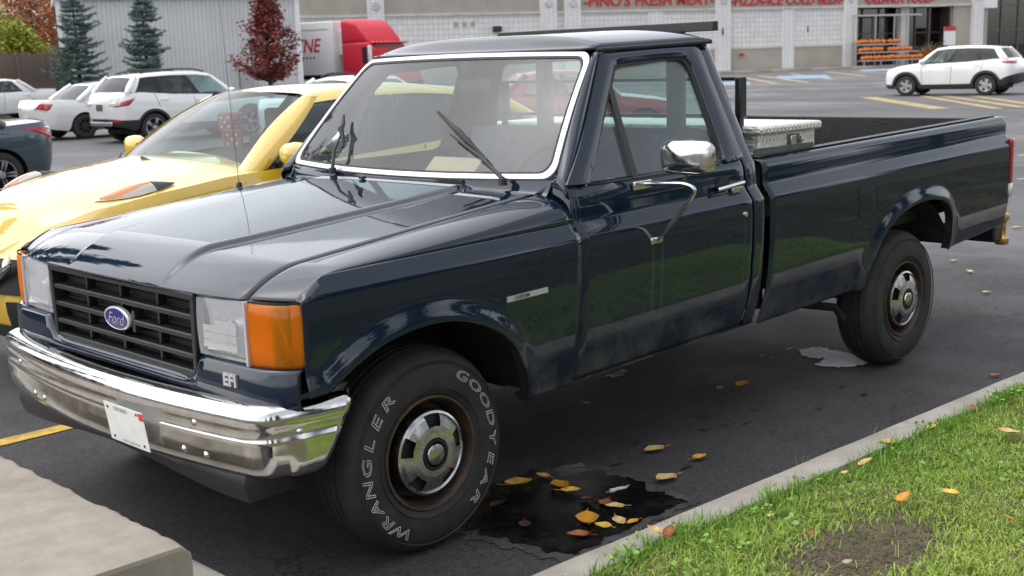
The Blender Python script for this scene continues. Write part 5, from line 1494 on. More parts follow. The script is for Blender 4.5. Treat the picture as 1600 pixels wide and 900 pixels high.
# red hatchback and white wagon seen over and through the cab
R1 = dict(SED, paint='red_paint', L=4.4, belt=[(0, .62), (.15, .74), (.6, .83), (1.4, .93), (1.9, .955), (3.0, .97), (3.9, 1.0), (4.3, 1.0), (4.4, .90)], rg1=3.3, rg0=4.0)
pr = on_ground(880, 222)
c = make_car('red_sedan', 'red sedan seen through the pickup rear window', 'car', (15.6, 12.6), radians(-40), R1)
L = 4.4; c.patch('tail_lamp', [(L - .40, .95), (L - .03, .95), (L - .01, .80), (L - .25, .80)], 'red_lens', both=True, off=.012)
W1 = dict(SED, paint='white_paint')
c = make_car('white_sedan', 'white sedan with black roof bars, only its roof showing above the yellow car', 'car', (14.5, 17.6), 0, W1)
roofrails(c, 'black_plastic')
# ================================================================== buildings, lorry, fence
def block_mat(name, c1, c2, bw=.40, bh=.20):
    m, nt, p = newmat(name)
    tc = nt.nodes.new('ShaderNodeTexCoord'); mp = nt.nodes.new('ShaderNodeMapping')
    mp.inputs['Rotation'].default_value = (radians(90), 0, 0)
    nt.links.new(tc.outputs['Object'], mp.inputs['Vector'])
    br = nt.nodes.new('ShaderNodeTexBrick'); br.offset = 0.0
    br.inputs['Scale'].default_value = 1.0; br.inputs['Brick Width'].default_value = bw; br.inputs['Row Height'].default_value = bh
    br.inputs['Mortar Size'].default_value = 0.014; br.inputs['Color1'].default_value = (*c1, 1); br.inputs['Color2'].default_value = (*c2, 1)
    br.inputs['Mortar'].default_value = (*[x * .62 for x in c1], 1)
    nt.links.new(mp.outputs['Vector'], br.inputs['Vector'])
    c = mixcol(nt, ramp(nt, noise_out(nt, .5, 5), .45, .75, 0, .35), br.outputs['Color'], tuple(x * .75 for x in c1))
    nt.links.new(c, p.inputs['Base Color']); p.inputs['Roughness'].default_value = .85
    b = nt.nodes.new('ShaderNodeBump'); b.inputs['Distance'].default_value = .03; b.inputs['Strength'].default_value = .8; b.invert = True
    nt.links.new(br.outputs['Fac'], b.inputs['Height']); nt.links.new(b.outputs['Normal'], p.inputs['Normal'])
block_mat('white_block', (0.70, 0.685, 0.675), (0.77, 0.755, 0.74), .42, .42)
block_mat('pillar_block', (0.75, 0.74, 0.73), (0.80, 0.79, 0.78), .42, .21)
mat('beige_panel', (0.40, 0.36, 0.31), .85, var=.14, vscale=.5, bump=.2, bscale=20)
mat('ledge_white', (0.58, 0.56, 0.54), .8, var=.2, vscale=1.2)
mat('sign_red', (0.50, 0.02, 0.03), .5)
mat('store_dark', (0.03, 0.026, 0.022), .6, col2=(0.10, 0.05, 0.03), vscale=.8)
mat('frame_bronze', (0.10, 0.085, 0.07), .5, .3)
mat('siding', (0.66, 0.66, 0.67), .45, .1, var=.10, vscale=.4)
mat('siding_trim', (0.78, 0.78, 0.78), .5)
mat('fence_board', (0.145, 0.105, 0.085), .9, col2=(0.20, 0.155, 0.125), vscale=2.5, bump=.4, bscale=30)
mat('pumpkin', (0.72, 0.19, 0.012), .5, col2=(0.55, 0.12, 0.01), vscale=3)
mat('pumpkin_stem', (0.12, 0.13, 0.04), .8)
mat('rack_metal', (0.42, 0.42, 0.43), .4, .6)
mat('trailer_white', (0.80, 0.80, 0.80), .45, var=.08, vscale=.5)
mat('hydrant_red', (0.5, .03, .03), .4)
mat('signboard_white', (.75, .75, .75), .5)
glassmat('shop_glass', (0.30, 0.28, 0.24), 1.5, boost=1.6)
mat('goods', (.25, .16, .09), .8, col2=(.10, .16, .22), vscale=1.1)

SA, SB = at_depth(470, 50, 93)[:2], at_depth(1600, 50, 116)[:2]
sd_ = (SB - SA) / np.hypot(*(SB - SA))
store = empty('store_building', 'grocery store with white block walls and red lettering above', 'building', (SA[0], SA[1], 0), math.atan2(sd_[1], sd_[0]))
def sbox(nm, x0, x1, y0, y1, z0, z1, m, par=store, **k):
    return MB().box(x0, x1, y0, y1, z0, z1).build(nm, m, par, smooth=False, **k)
PIL = [(5.2, 6.5), (19.5, 20.9), (21.6, 23.0), (35.55, 36.95), (48.45, 49.75)]
bays = [(-6, 5.2), (6.5, 19.5), (23.0, 35.55), (36.95, 48.45)]
for x0, x1 in bays:
    w = sbox('wall_bay', x0, x1, 0, .4, 2.0, 5.25, 'white_block')
    sbox('wall_base', x0, x1, -.05, .4, 0, 1.95, 'beige_panel', w)
    sbox('base_ledge', x0, x1, -.10, .40, 1.95, 2.06, 'ledge_white', w)
    bnd = sbox('sign_band', x0, x1, -.02, .4, 5.45, 7.6, 'beige_panel', w)
sbox('wall_bay', 20.9, 21.6, 0, .4, 0, 5.25, 'white_block'); sbox('sign_band', 20.9, 21.6, -.02, .4, 5.45, 7.6, 'beige_panel')
sbox('ledge', -6, 64.4, -.18, .42, 5.25, 5.45, 'ledge_white')
for x0, x1 in PIL + [(62.45, 63.65)]:
    p = sbox('pillar', x0, x1, -.35, .4, 0, 7.6, 'pillar_block')
    MB().lathe([(0, -.10), (.30, -.09), (.34, 0)], 20, 'y', ((x0 + x1) / 2, -.35, 6.05)).build('medallion', 'ledge_white', p)
sbox('pillar', 42.2, 43.4, -.12, .0, 0, 5.25, 'pillar_block')
sbox('pillar', 29.2, 30.6, -.12, .0, 2.06, 5.25, 'pillar_block')
for s0, s1, txt in ((23.42, 35.47, "-PINO'S FRESH MEAT-"), (37.1, 48.4, '-PIZZA-ICE COLD BEER-'), (50.7, 58.17, '-DELI-HOT FOOD-')):
    V, Fc = text_mesh(txt, 1.05, extrude=.05, bold=.012)
    wv = V[:, 0].max() - V[:, 0].min(); k = (s1 - s0) / wv; xc = (V[:, 0].max() + V[:, 0].min()) / 2
    zb0 = V[:, 1].min() + (.0 if "'" not in txt else 0)
    z0 = {23.42: 5.76, 37.1: 5.62, 50.7: 5.56}[s0]
    W = [((s0 + s1) / 2 + (p[0] - xc) * k, -.08 - p[2], z0 + (p[1] - zb0) * 1.15) for p in V]
    finish('sign_lettering', W, Fc, 'sign_red', store, smooth=False)['kind'] = 'stuff'
# entrance recess
sbox('entrance_back', 49.75, 60.5, 3.0, 3.2, 0, 5.25, 'store_dark')
sbox('entrance_head', 49.75, 62.45, -.02, .4, 5.45, 7.6, 'beige_panel')
sbox('entrance_pier', 60.5, 62.45, 0, .4, 0, 5.25, 'beige_panel'); sbox('entrance_pier', 63.65, 64.4, 0, .6, 0, 5.25, 'beige_panel')
sbox('entrance_floor', 49.75, 60.5, -.2, 3.0, .02, .12, 'ledge_white')
sbox('entrance_side', 60.3, 60.5, .41, 3.2, 0, 5.25, 'store_dark'); sbox('entrance_side', 49.76, 49.9, .41, 3.2, 0, 5.25, 'store_dark'); sbox('entrance_ceiling', 49.9, 60.3, .41, 3.0, 5.20, 5.24, 'store_dark'); sbox('window_end', 64.42, 64.55, .61, 3.2, 0, 7.6, 'store_dark')
sbox('entrance_post', 55.0, 55.9, .4, .9, .12, 5.25, 'ledge_white')
for xm in (51.6, 53.4, 57.4, 58.9):
    sbox('mullion', xm, xm + .10, 1.5, 1.6, .12, 5.25, 'frame_bronze')
for z in (2.9,):
    sbox('transom', 49.75, 60.5, 1.5, 1.6, z, z + .1, 'frame_bronze')
MB().add([(49.75, 1.62, .12), (60.5, 1.62, .12), (60.5, 1.62, 5.25), (49.75, 1.62, 5.25)], [(0, 1, 2, 3)]).build('entrance_glass', 'shop_glass', store, smooth=False)
for k in range(9):
    x = 50 + k * 1.15
    sbox('shelf_goods', x, x + .8, 2.3, 2.9, .12, 1.2 + (k * 37 % 10) * .15, 'goods')
# right-hand shop window
sbox('window_back', 64.4, 76, 3.2, 3.4, 0, 7.6, 'store_dark')
MB().add([(64.4, .5, .3), (76, .5, .3), (76, .5, 7.6), (64.4, .5, 7.6)], [(0, 1, 2, 3)]).build('shop_window', 'shop_glass', store, smooth=False)
for xm in (64.4, 66.3, 68.3, 70.3, 72.3): sbox('mullion', xm, xm + .14, .40, .52, .0, 7.6, 'frame_bronze')
for z in (.2, 2.9, 5.2): sbox('transom', 64.4, 76, .42, .54, z, z + .14, 'frame_bronze')
for k in range(7): sbox('shelf_goods', 64.8 + k * 1.5, 65.9 + k * 1.5, 1.8, 2.6, .1, 1.4 + (k * 53 % 10) * .2, 'goods')
sbox('roof_slab', -6, 76, 0, 30, 7.6, 8.2, 'ledge_white'); sbox('rear_wall', -6, 76, 29.6, 30, 0, 7.6, 'beige_panel'); sbox('end_wall', -6.4, -6, 0, 30, 0, 8.2, 'beige_panel')
sbox('pavement', -6, 76, -2.2, -.36, .0, .14, 'kerb_concrete')
sn = sbox('notice_sign', 59.1, 60.4, -.5, -.45, 1.7, 3.4, 'signboard_white'); sbox('sign_header', 59.1, 60.4, -.52, -.5, 3.0, 3.4, 'sign_red', sn); sbox('sign_leg', 59.7, 59.8, -.49, -.46, .14, 1.7, 'rack_metal', sn)
hb = sbox('wall_sign', 63.75, 65.3, -.2, -.12, 5.0, 6.1, 'signboard_white')
sbox('pipe_valve', 38.0, 38.25, -.35, -.05, 1.35, 1.6, 'hydrant_red'); sbox('pipe_valve', 37.85, 38.4, -.30, -.2, 1.43, 1.5, 'hydrant_red')
sbox('wall_lamp', 15.4, 16.1, -.45, .0, 3.9, 4.35, 'cladding', bevel=.08)
for x in (12.2, 12.9, 13.6): sbox('wall_vent', x, x + .35, -.03, .0, 4.35, 4.75, 'beige_panel')
for x in (36.1, 44.8): sbox('wall_meter', x, x + .08, -.45 if x < 40 else -.06, 0, 3.2, 3.75, 'cladding')
# wheel stops along the shop front
R3 = np.array([[sd_[0], -sd_[1]], [sd_[1], sd_[0]]])
def spos(x, y, z=0): q = SA + R3 @ np.array([x, y]); return (q[0], q[1], z)
for k, x in enumerate((29.5, 33.0, 36.5, 40.0, 44.0, 48.0)):
    o = MB().prism([(-.12, 0), (.12, 0), (.08, .16), (-.08, .16)], 'x', -1.0, 1.0).build('wheel_stop', 'kerb_concrete', smooth=False)
    o.location = spos(x, -3.6); o.rotation_euler = (0, 0, math.atan2(sd_[1], sd_[0]))
    tag(o, ['first', 'second', 'third', 'fourth', 'fifth', 'sixth'][k] + ' concrete wheel stop from the left along the store wall', 'wheel stop', 'wheel stops along the store')
# pumpkin stand
ps = empty('pumpkin_stand', 'three-tier metal stand of pumpkins before the store entrance', 'stand', spos(0, 0), math.atan2(sd_[1], sd_[0]))
SH = [(.62, 56.0, -1.9), (1.33, 55.2, -1.55), (2.02, 54.2, -1.2)]
for z, xe, y in SH:
    sbox('shelf', 48.8, xe, y - .45, y + .3, z - .10, z, 'rack_metal', ps)
sbox('top_rail', 48.8, 56.2, -1.0, -.92, 4.45, 4.6, 'rack_metal', ps)
for x in (48.9, 51.2, 53.2, 54.6): sbox('stand_post', x, x + .10, -1.0, -.9, .14, 4.45, 'rack_metal', ps)
for x in (49.2, 51.0, 52.6, 54.3, 55.8): sbox('stand_leg', x, x + .09, -2.2, -2.1, 0, .55, 'rack_metal', ps)
b = MB()
for q in np.linspace(0, 2 * pi, 1, endpoint=False): pass
P = []
for a in np.linspace(0, 2 * pi, 24, endpoint=False):
    rr = .19 * (1 - .09 * abs(cos(a * 5)) ** 3)
    P.append([(rr * sin(t) * cos(a), rr * sin(t) * sin(a), .155 + .15 * -cos(t) - (.02 * (1 - sin(t)) if t > pi / 2 else 0)) for t in np.linspace(.08, pi - .12, 10)])
pk0 = MB().grid(P, wi=True).build('pumpkin', 'pumpkin', angle=180)
st0 = MB().tube([(0, 0, .27), (.01, 0, .33), (.03, 0, .36)], [.03, .02, .016], 6).build('stem', 'pumpkin_stem', pk0)
ORD = 'first second third fourth fifth sixth seventh eighth ninth tenth eleventh twelfth thirteenth fourteenth fifteenth sixteenth seventeenth eighteenth'.split()
first = True
for si, (z, xe, y) in enumerate(SH):
    nm = ['bottom', 'middle', 'top'][si]
    x = 49.2; k = 0; cnt = 0
    while x < xe - .35:
        skip = (si == 1 and (51.6 < x < 52.2)) or (si == 2 and (51.9 < x < 52.4))
        if not skip:
            if first: o, s_ = pk0, st0; first = False
            else:
                o = pk0.copy(); COL.objects.link(o); s_ = st0.copy(); COL.objects.link(s_); s_.parent = o
            sc = 1.36 + .25 * ((k * 37 + si * 11) % 10) / 10 - .05
            o.location = spos(x, y - .1 + .06 * ((k * 7) % 3 - 1), z); o.scale = (sc, sc, sc * (.9 + .03 * (k % 4))); o.rotation_euler = (0, .1 * ((k % 3) - 1), k * 1.3)
            tag(o, '%s orange pumpkin from the left on the %s shelf of the stand' % (ORD[cnt], nm), 'pumpkin', 'pumpkins on the %s shelf' % nm); cnt += 1
        k += 1; x += .385 + .05 * ((k * 13 + si) % 3)
# parked-bay paint far off
def gm(u, v): return on_ground(u, v)[:2]
for k, (a, b_) in enumerate((((1355, 152), (1470, 170)), ((1440, 150), (1560, 170)), ((1475, 150), (1600, 168)), ((1520, 150), (1640, 167)))):
    p, q = gm(*a), gm(*b_)
    line(p[0], p[1], q[0], q[1], .55 if k == 0 else .30, 'old_yellow_line', 'faded yellow hatch stripe under the white crossover, %s from the left' % ['first', 'second', 'third', 'fourth'][k], 'hatch stripes in the lot')
for k, (a, b_) in enumerate((((1345, 153), (1600, 150)), ((1400, 171), (1640, 167)))):
    p, q = gm(*a), gm(*b_)
for k, (a, b_) in enumerate((((1155, 120), (1215, 131)), ((1185, 118), (1262, 129)), ((1235, 115), (1300, 124)), ((1290, 112), (1352, 119)), ((1140, 137), (1200, 136)), ((1330, 112), (1420, 116)))):
    p, q = gm(*a), gm(*b_)
    line(p[0], p[1], q[0], q[1], .38, 'old_yellow_line', '%s faded yellow bay line from the left in front of the store' % ['first', 'second', 'third', 'fourth', 'fifth', 'sixth'][k], 'bay lines at the store')
for k, pts in enumerate((((1130, 128), (1172, 128), (1172, 133), (1130, 133)), ((1210, 119), (1290, 117), (1300, 122), (1225, 124)), ((1340, 109), (1395, 107), (1410, 110), (1350, 112)))):
    stripe('bay_marking', [gm(*p) for p in pts][::-1], 'blue_paint', ['blue bay marking beside the cab rack', 'blue bay marking left of the white crossover', 'blue bay marking before the pumpkin stand'][k], 'blue bay markings', 'bay marking', .008)
for k, (a, b_) in enumerate((((1590, 243), (1660, 241)), ((1590, 280), (1660, 278)))):
    p, q = gm(*a), gm(*b_); line(p[0], p[1], q[0], q[1], .10, 'white_line', ['upper', 'lower'][k] + ' thin pale line on the lot behind the tailgate')

# ---- corrugated building on the left
CA, CB = at_depth(97, 50, 60)[:2], at_depth(463, 50, 64)[:2]
cd = (CB - CA); Lc = np.hypot(*cd); cd /= Lc
shed = empty('metal_shed', 'pale grey building of ribbed metal siding behind the spruces', 'building', (CA[0], CA[1], 0), math.atan2(cd[1], cd[0]))
Hs = 5.2
V = []; x = 0.0
prof_s = []
while x < Lc - .1:
    prof_s += [(x, 0), (x + .10, 0), (x + .125, -.075), (x + .185, -.075), (x + .21, 0)]; x += .21
b = MB().grid([[(px, py, 0) for px, py in prof_s], [(px, py, Hs) for px, py in prof_s]]).build('siding', 'siding', shed, smooth=False)
b = MB().grid([[(Lc, .0, 0), (Lc, 14, 0)], [(Lc, 0, Hs), (Lc, 14, Hs)]]); b.build('end_wall', 'siding', shed, smooth=False); MB().grid([[(0, .0, 0), (0, 14, 0)], [(0, 0, Hs), (0, 14, Hs)]]).build('end_wall', 'siding', shed, smooth=False)
MB().box(Lc - .02, Lc + .22, -.10, .2, 0, Hs + .02).build('corner_trim', 'siding_trim', shed, smooth=False)
MB().box(-.2, .0, -.10, .2, 0, Hs + .02).build('corner_trim', 'siding_trim', shed, smooth=False)
MB().box(-.3, Lc + .3, -.25, 14, Hs + .02, Hs + .25).build('eave', 'siding_trim', shed, smooth=False)
MB().box(Lc - 3.1, Lc - 2.4, -.30, -.06, .6, 1.75).build('meter_box', 'rack_metal', shed, bevel=.03)
# ---- board fence
FA, FB = at_depth(-60, 100, 50)[:2], at_depth(108, 100, 54)[:2]
fdv = FB - FA; Lf = np.hypot(*fdv); fdv /= Lf
fence = empty('board_fence', 'brown wooden board fence below the autumn trees', 'fence', (FA[0], FA[1], 0), math.atan2(fdv[1], fdv[0]))
bm = None; k = 0; x = 0
while x < Lf:
    hgt = 2.62 + .05 * ((k * 29) % 7 - 3) / 3
    if bm is None:
        bo = MB().prism([(0, 0), (.142, 0), (.142, .97), (.10, 1.0), (.04, 1.0), (0, .97)], 'y', -.012, .012).build('board', 'fence_board', fence, smooth=False); bm = bo
    else:
        bo = bm.copy(); COL.objects.link(bo); bo.parent = fence
    bo.location = (x, .012 * ((k * 17) % 3), 0); bo.scale = (1, 1, hgt); x += .150; k += 1
for x in np.arange(0, Lf, 2.4): MB().box(x, x + .1, -.13, -.02, 0, 2.7).build('post', 'fence_board', fence, smooth=False)

# ---- red lorry with white trailer
lf = at_depth(640, 60, 65)
ax_ = -RT[:2] * .72 + np.array([.69, .70]) * .70; ax_ /= np.hypot(*ax_)
lorry = empty('semi_lorry', 'red lorry cab with white box trailer beside the ribbed metal building', 'lorry', (lf[0], lf[1], 0), math.atan2(ax_[1], ax_[0]))
# local x runs backwards along the lorry, local y>0 is its right side
def loft(nm, secs, m, par=lorry, **k):
    """sections: (x, half width, z0, z1, corner radius)"""
    P = []
    for x, w, z0, z1, r in secs:
        ring = []
        for (sy, zz, a0) in ((1, z1, 0), (-1, z1, 90), (-1, z0, 180), (1, z0, 270)):
            for a in np.linspace(a0, a0 + 90, 5):
                cy, cz = sy * (w - r), zz - r if zz == z1 else zz + r
                ring.append((x, cy + r * cos(radians(a)), cz + r * sin(radians(a))))
        P.append(ring)
    b = MB().grid(P, wj=True); n = 20; b.f += [tuple(range(n))[::-1], tuple(range(len(P) * n - n, len(P) * n))]
    return b.build(nm, m, par, angle=40, **k)
cabb = loft('cab', [(1.45, .95, .9, 1.6, .2), (1.5, 1.15, .8, 2.5, .2), (1.9, 1.2, .8, 2.85, .2), (2.2, 1.22, .8, 2.9, .2), (4.2, 1.22, .8, 2.9, .2)], 'truck_red')
loft('bonnet', [(0, .7, .7, 1.35, .2), (.15, .85, .65, 1.6, .25), (1.5, 1.0, .7, 1.85, .2)], 'truck_red')
loft('roof_fairing', [(1.95, 1.12, 2.75, 2.88, .05), (2.1, 1.16, 2.75, 3.1, .15), (2.5, 1.19, 2.75, 3.55, .3), (3.0, 1.21, 2.75, 3.98, .3), (3.7, 1.22, 2.75, 4.12, .25), (4.2, 1.22, 2.75, 4.12, .2)], 'truck_red')
MB().box(1.50, 1.95, -1.2, 1.2, 2.76, 2.84).build('sun_visor', 'truck_red', lorry, bevel=.03)
for y in (-.95, -.5, -.2, .1, .4, .7, 1.0): MB().lathe([(0, .06), (.05, .04), (.06, 0)], 10, 'z', (1.85, y, 2.84)).build('marker_lamp', 'amber_lens', lorry)
MB().grid([[(1.445, -1.05, 1.75), (1.60, -1.05, 2.72)], [(1.36, 0, 1.75), (1.52, 0, 2.72)], [(1.445, 1.05, 1.75), (1.60, 1.05, 2.72)]]).build('windscreen', 'car_glass', lorry)
for s in (-1, 1):
    MB().box(1.75, 2.5, s * 1.225 - .005, s * 1.225 + .005, 1.75, 2.6).build('side_window', 'privacy_glass', lorry, smooth=False)
    MB().box(1.45, 1.58, s * 1.52 - .12, s * 1.52 + .12, 1.7, 2.65).build('mirror', 'bright_trim', lorry, bevel=.03)
    MB().tube([(1.7, s * 1.2, 2.7), (1.52, s * 1.5, 2.7), (1.52, s * 1.5, 1.6), (1.7, s * 1.2, 1.6)], .025, 6).build('mirror_bracket', 'bright_trim', lorry)
    for xx in (.9, 4.6, 5.7): MB().lathe([(0, .1), (.25, .1), (.3, 0), (.48, .0), (.52, .05), (.52, .25)], 24, 'y').map(lambda p: (p[0] + xx, s * (1.25 - p[1]), p[2] + .52)).build('wheel', 'tyre_rubber', lorry)
    MB().tube([(4.35, s * 1.0, .8), (4.35, s * 1.0, 3.4)], .08, 8).build('exhaust_stack', 'chrome', lorry)
tr = MB().box(4.9, 18.5, -1.28, 1.28, 1.15, 4.08).build('trailer', 'trailer_white', lorry, bevel=.05)
MB().box(5.3, 18.2, -1.29, -1.281, 3.62, 3.68).build('trailer_rail', 'rack_metal', tr, smooth=False); MB().box(5.3, 18.2, 1.281, 1.29, 3.62, 3.68).build('trailer_rail', 'rack_metal', tr, smooth=False)
MB().box(4.35, 4.9, -.9, .9, 2.2, 3.6).build('cooling_unit', 'trailer_white', tr, bevel=.06)
MB().box(4.5, 18.5, -.5, .5, .9, 1.15).build('trailer_frame', 'under_black', lorry, smooth=False)
for s in (-1, 1):
    for xx in (16, 17.2): MB().lathe([(0, .1), (.25, .1), (.3, 0), (.48, .0), (.52, .05), (.52, .25)], 24, 'y').map(lambda p: (p[0] + xx, s * (1.25 - p[1]), p[2] + .52)).build('wheel', 'tyre_rubber', lorry)
# lettering on the side that faces the camera
lsd = 1 if (np.array([-ax_[1], ax_[0]]) @ (CAM[:2] - lf[:2])) > 0 else -1
V, Fc = text_mesh('NE', 1.05, shear=.25, bold=.02)
# reading direction runs towards the front of the lorry
W = [(6.9 - (p[0]) * 1.15, lsd * 1.286, 2.75 + p[1]) for p in V]
finish('trailer_lettering', W, Fc, 'sign_red', tr, smooth=False)
for k in range(5): MB().box(7.9 - k * .33, 8.05 - k * .33, lsd * 1.284 - .003, lsd * 1.284 + .003, 2.06, 2.18).build('small_print', 'cladding', tr, smooth=False)
# ================================================================== vegetation, litter, small things
mat('spruce_needles', (0.085, 0.15, 0.13), .7, col2=(0.17, 0.24, 0.22), vscale=1.2, island=.7)
mat('bark', (0.06, 0.045, 0.035), .9, var=.4, vscale=9)
mat('maple_red', (0.27, 0.028, 0.035), .6, col2=(0.16, 0.07, 0.04), vscale=.8, island=.7)
mat('leaf_green_yellow', (0.36, 0.34, 0.02), .6, col2=(0.20, 0.24, 0.03), vscale=.6, island=.6)
mat('leaf_orange', (0.46, 0.19, 0.04), .6, col2=(0.36, 0.09, 0.05), vscale=.5, island=.7)
mat('leaf_rust', (0.30, 0.15, 0.07), .7, col2=(0.20, 0.12, 0.08), vscale=.6, island=.7)
mat('grass_blade', (0.225, 0.40, 0.04), .6, col2=(0.38, 0.45, 0.09), vscale=2.2, island=.55)
mat('grass_dry', (0.34, 0.27, 0.12), .7, col2=(0.22, 0.17, 0.08), vscale=9, island=.6)
mat('clover', (0.15, 0.31, 0.035), .5, col2=(0.22, 0.38, 0.06), vscale=6, island=.5)
mat('shrub_green', (0.08, 0.12, 0.05), .7, col2=(0.16, 0.18, 0.09), vscale=2, island=.6)

def leaf_cloud(C, Nn, size, asp=1.0):
    """one small bent quad per point, random facing"""
    n = len(C)
    a = rng.uniform(0, 2 * pi, n)
    u = np.stack([np.cos(a), np.sin(a), rng.uniform(-.5, .5, n)], 1); u /= np.linalg.norm(u, axis=1)[:, None]
    w = rng.normal(size=(n, 3)); v = np.cross(u, w); v /= np.linalg.norm(v, axis=1)[:, None]
    s = size * rng.uniform(.6, 1.3, n)[:, None]
    V = np.concatenate([C - u * s, C - v * s * asp * .6, C + u * s, C + v * s * asp * .6], 1).reshape(-1, 3)
    F = np.arange(n * 4).reshape(-1, 4)
    return V, F
def fast_mesh(name, V, F, m, parent=None):
    me = bpy.data.meshes.new(name)
    me.vertices.add(len(V)); me.vertices.foreach_set('co', np.asarray(V, np.float32).ravel())
    k = F.shape[1]; n = len(F)
    me.loops.add(n * k); me.loops.foreach_set('vertex_index', F.astype(np.int32).ravel())
    me.polygons.add(n); me.polygons.foreach_set('loop_start', np.arange(0, n * k, k, dtype=np.int32)); me.polygons.foreach_set('loop_total', np.full(n, k, np.int32))
    me.update(); me.validate()
    me.materials.append(MATS[m])
    o = bpy.data.objects.new(name, me); COL.objects.link(o)
    if parent: o.parent = parent
    return o
def spruce(loc, H, seed, label, group, rad=.27):
    global rng
    rng = np.random.default_rng(seed)
    t = empty('spruce_tree', label, 'tree', (loc[0], loc[1], 0), 0, group)
    trunk = MB().tube([(0, 0, 0), (.02, 0, H * .5), (0, .02, H)], [.11, .07, .012], 8).build('trunk', 'bark', t)
    V = []; Fq = []; br = MB()
    z = .25
    pts = []
    while z < H * .985:
        f = 1 - z / H
        n = int(6 + 5 * f)
        L0 = (rad * H * f ** .80 + .14) * rng.uniform(.82, 1.16)
        for k in range(n):
            a = 2 * pi * (k + rng.uniform(-.4, .4)) / n + z * 3
            if rng.uniform() < .06: continue
            L = L0 * rng.uniform(.55, 1.25) * (1 + .16 * sin(2 * a + seed) + .12 * sin(3 * a + z * 2.1))
            tip = np.array([cos(a) * L, sin(a) * L, z + L * rng.uniform(-.02, .26)])
            b0 = np.array([0, 0, z + .02]); mid = (b0 + tip) / 2 + np.array([0, 0, -.10 * L])
            m = 7
            path = crv([b0, mid, tip], m)
            br.tube(path[::5], [.022 * f + .006] * len(path[::5]), 4, cap=False)
            dirv = (tip - b0) / np.linalg.norm(tip - b0); sidev = np.cross(dirv, [0, 0, 1.0]); sidev /= np.linalg.norm(sidev)
            # side twigs carrying needle tufts
            for q in np.linspace(.15, 1.0, int(7 + 9 * L)):
                p = path[int(q * (len(path) - 1))]
                tw = L * .34 * (1.08 - q) + .07
                for sg in (-1, 1):
                    d2 = (sidev * sg * .85 + dirv * .6 + np.array([0, 0, rng.uniform(-.15, .3)])); d2 /= np.linalg.norm(d2)
                    for j in range(int(3 + tw * 16)):
                        pts.append((p + d2 * tw * rng.uniform(0, 1), d2))
                pts.append((p, dirv)); 
        z += (.145 + .125 * f) * rng.uniform(.8, 1.2) * H / 5.5
    C = np.array([p for p, d in pts]); D = np.array([d for p, d in pts])
    n = len(C)
    jit = rng.normal(size=(n, 3)) * .45; D2 = D + jit; D2 /= np.linalg.norm(D2, axis=1)[:, None]
    w = np.cross(D2, rng.normal(size=(n, 3))); w /= np.linalg.norm(w, axis=1)[:, None]
    ln = rng.uniform(.06, .13, n)[:, None]; wd = rng.uniform(.010, .020, n)[:, None]
    C = C + rng.normal(size=(n, 3)) * .012
    V = np.concatenate([C - w * wd, C + w * wd, C + D2 * ln + w * wd * .6, C + D2 * ln - w * wd * .6], 1).reshape(-1, 3)
    fast_mesh('crown', V, np.arange(n * 4).reshape(-1, 4), 'spruce_needles', t)
    br.build('limbs', 'bark', t)['kind'] = 'stuff'
    return t
def broadleaf(name, loc, H, crown_r, z0, n, m, seed, label, group=None, leaf=.09, cone=False):
    global rng
    rng = np.random.default_rng(seed)
    t = empty(name, label, 'tree', (loc[0], loc[1], 0), 0, group)
    b = MB().tube([(0, 0, 0), (.03, .02, H * .35), (.0, .0, H * .8)], [.035 * H ** .6 + .02, .025 * H ** .6, .01], 8); b.build('trunk', 'bark', t)
    lim = MB(); C = []
    nl = 46 if not cone else 52
    for k in range(nl):
        zz = z0 + (H - z0) * (k + .5) / nl
        f = (zz - z0) / (H - z0)
        R = crown_r * ((1 - f) ** .75 * (.55 + .45 * min(1, f * 6)) if cone else (max(0, 1 - (2 * f - 1) ** 2)) ** .5 * .95 + .05)
        a = k * 2.4 + rng.uniform(-.4, .4); R *= rng.uniform(.75, 1.15)
        base = np.array([0, 0, max(.3 * H * .5, zz - R * .5)]); tip = np.array([R * cos(a), R * sin(a), zz])
        path = crv([base, (base + tip) / 2 + np.array([0, 0, -.05 * R]), tip], 5)
        lim.tube(path[::3], list(np.linspace(.03, .008, len(path[::3]))), 5, cap=False)
        mcl = max(3, int(5 * R / crown_r * 1.5) + 2)
        for j in range(mcl):
            q = rng.uniform(.25 if not cone else .1, 1.05); p = base + (tip - base) * q
            sz = rng.uniform(.16, .34) * crown_r * (.62 if cone else 1)
            cnt = int(n / nl / mcl)
            C.append(p + rng.normal(size=(cnt, 3)) * sz * np.array([.55, .55, .42]))
    C = np.vstack(C); C = C[C[:, 2] > z0 * .8]
    V, F = leaf_cloud(C, None, leaf)
    fast_mesh('crown', V, F, m, t); lim.build('limbs', 'bark', t)['kind'] = 'stuff'
    return t
p = at_depth(122, 100, 52); spruce(p, 5.35, 3, 'blue-green spruce beside the board fence, left of the two', 'spruces by the metal building', .255)
p = at_depth(229, 100, 51); spruce(p, 5.5, 11, 'blue-green spruce before the ribbed wall, right of the two', 'spruces by the metal building', .20)
p = at_depth(420, 100, 49); broadleaf('maple_tree', p, 4.75, 1.62, 1.45, 8500, 'maple_red', 5, 'small dark red maple before the ribbed metal wall', None, .075, True)
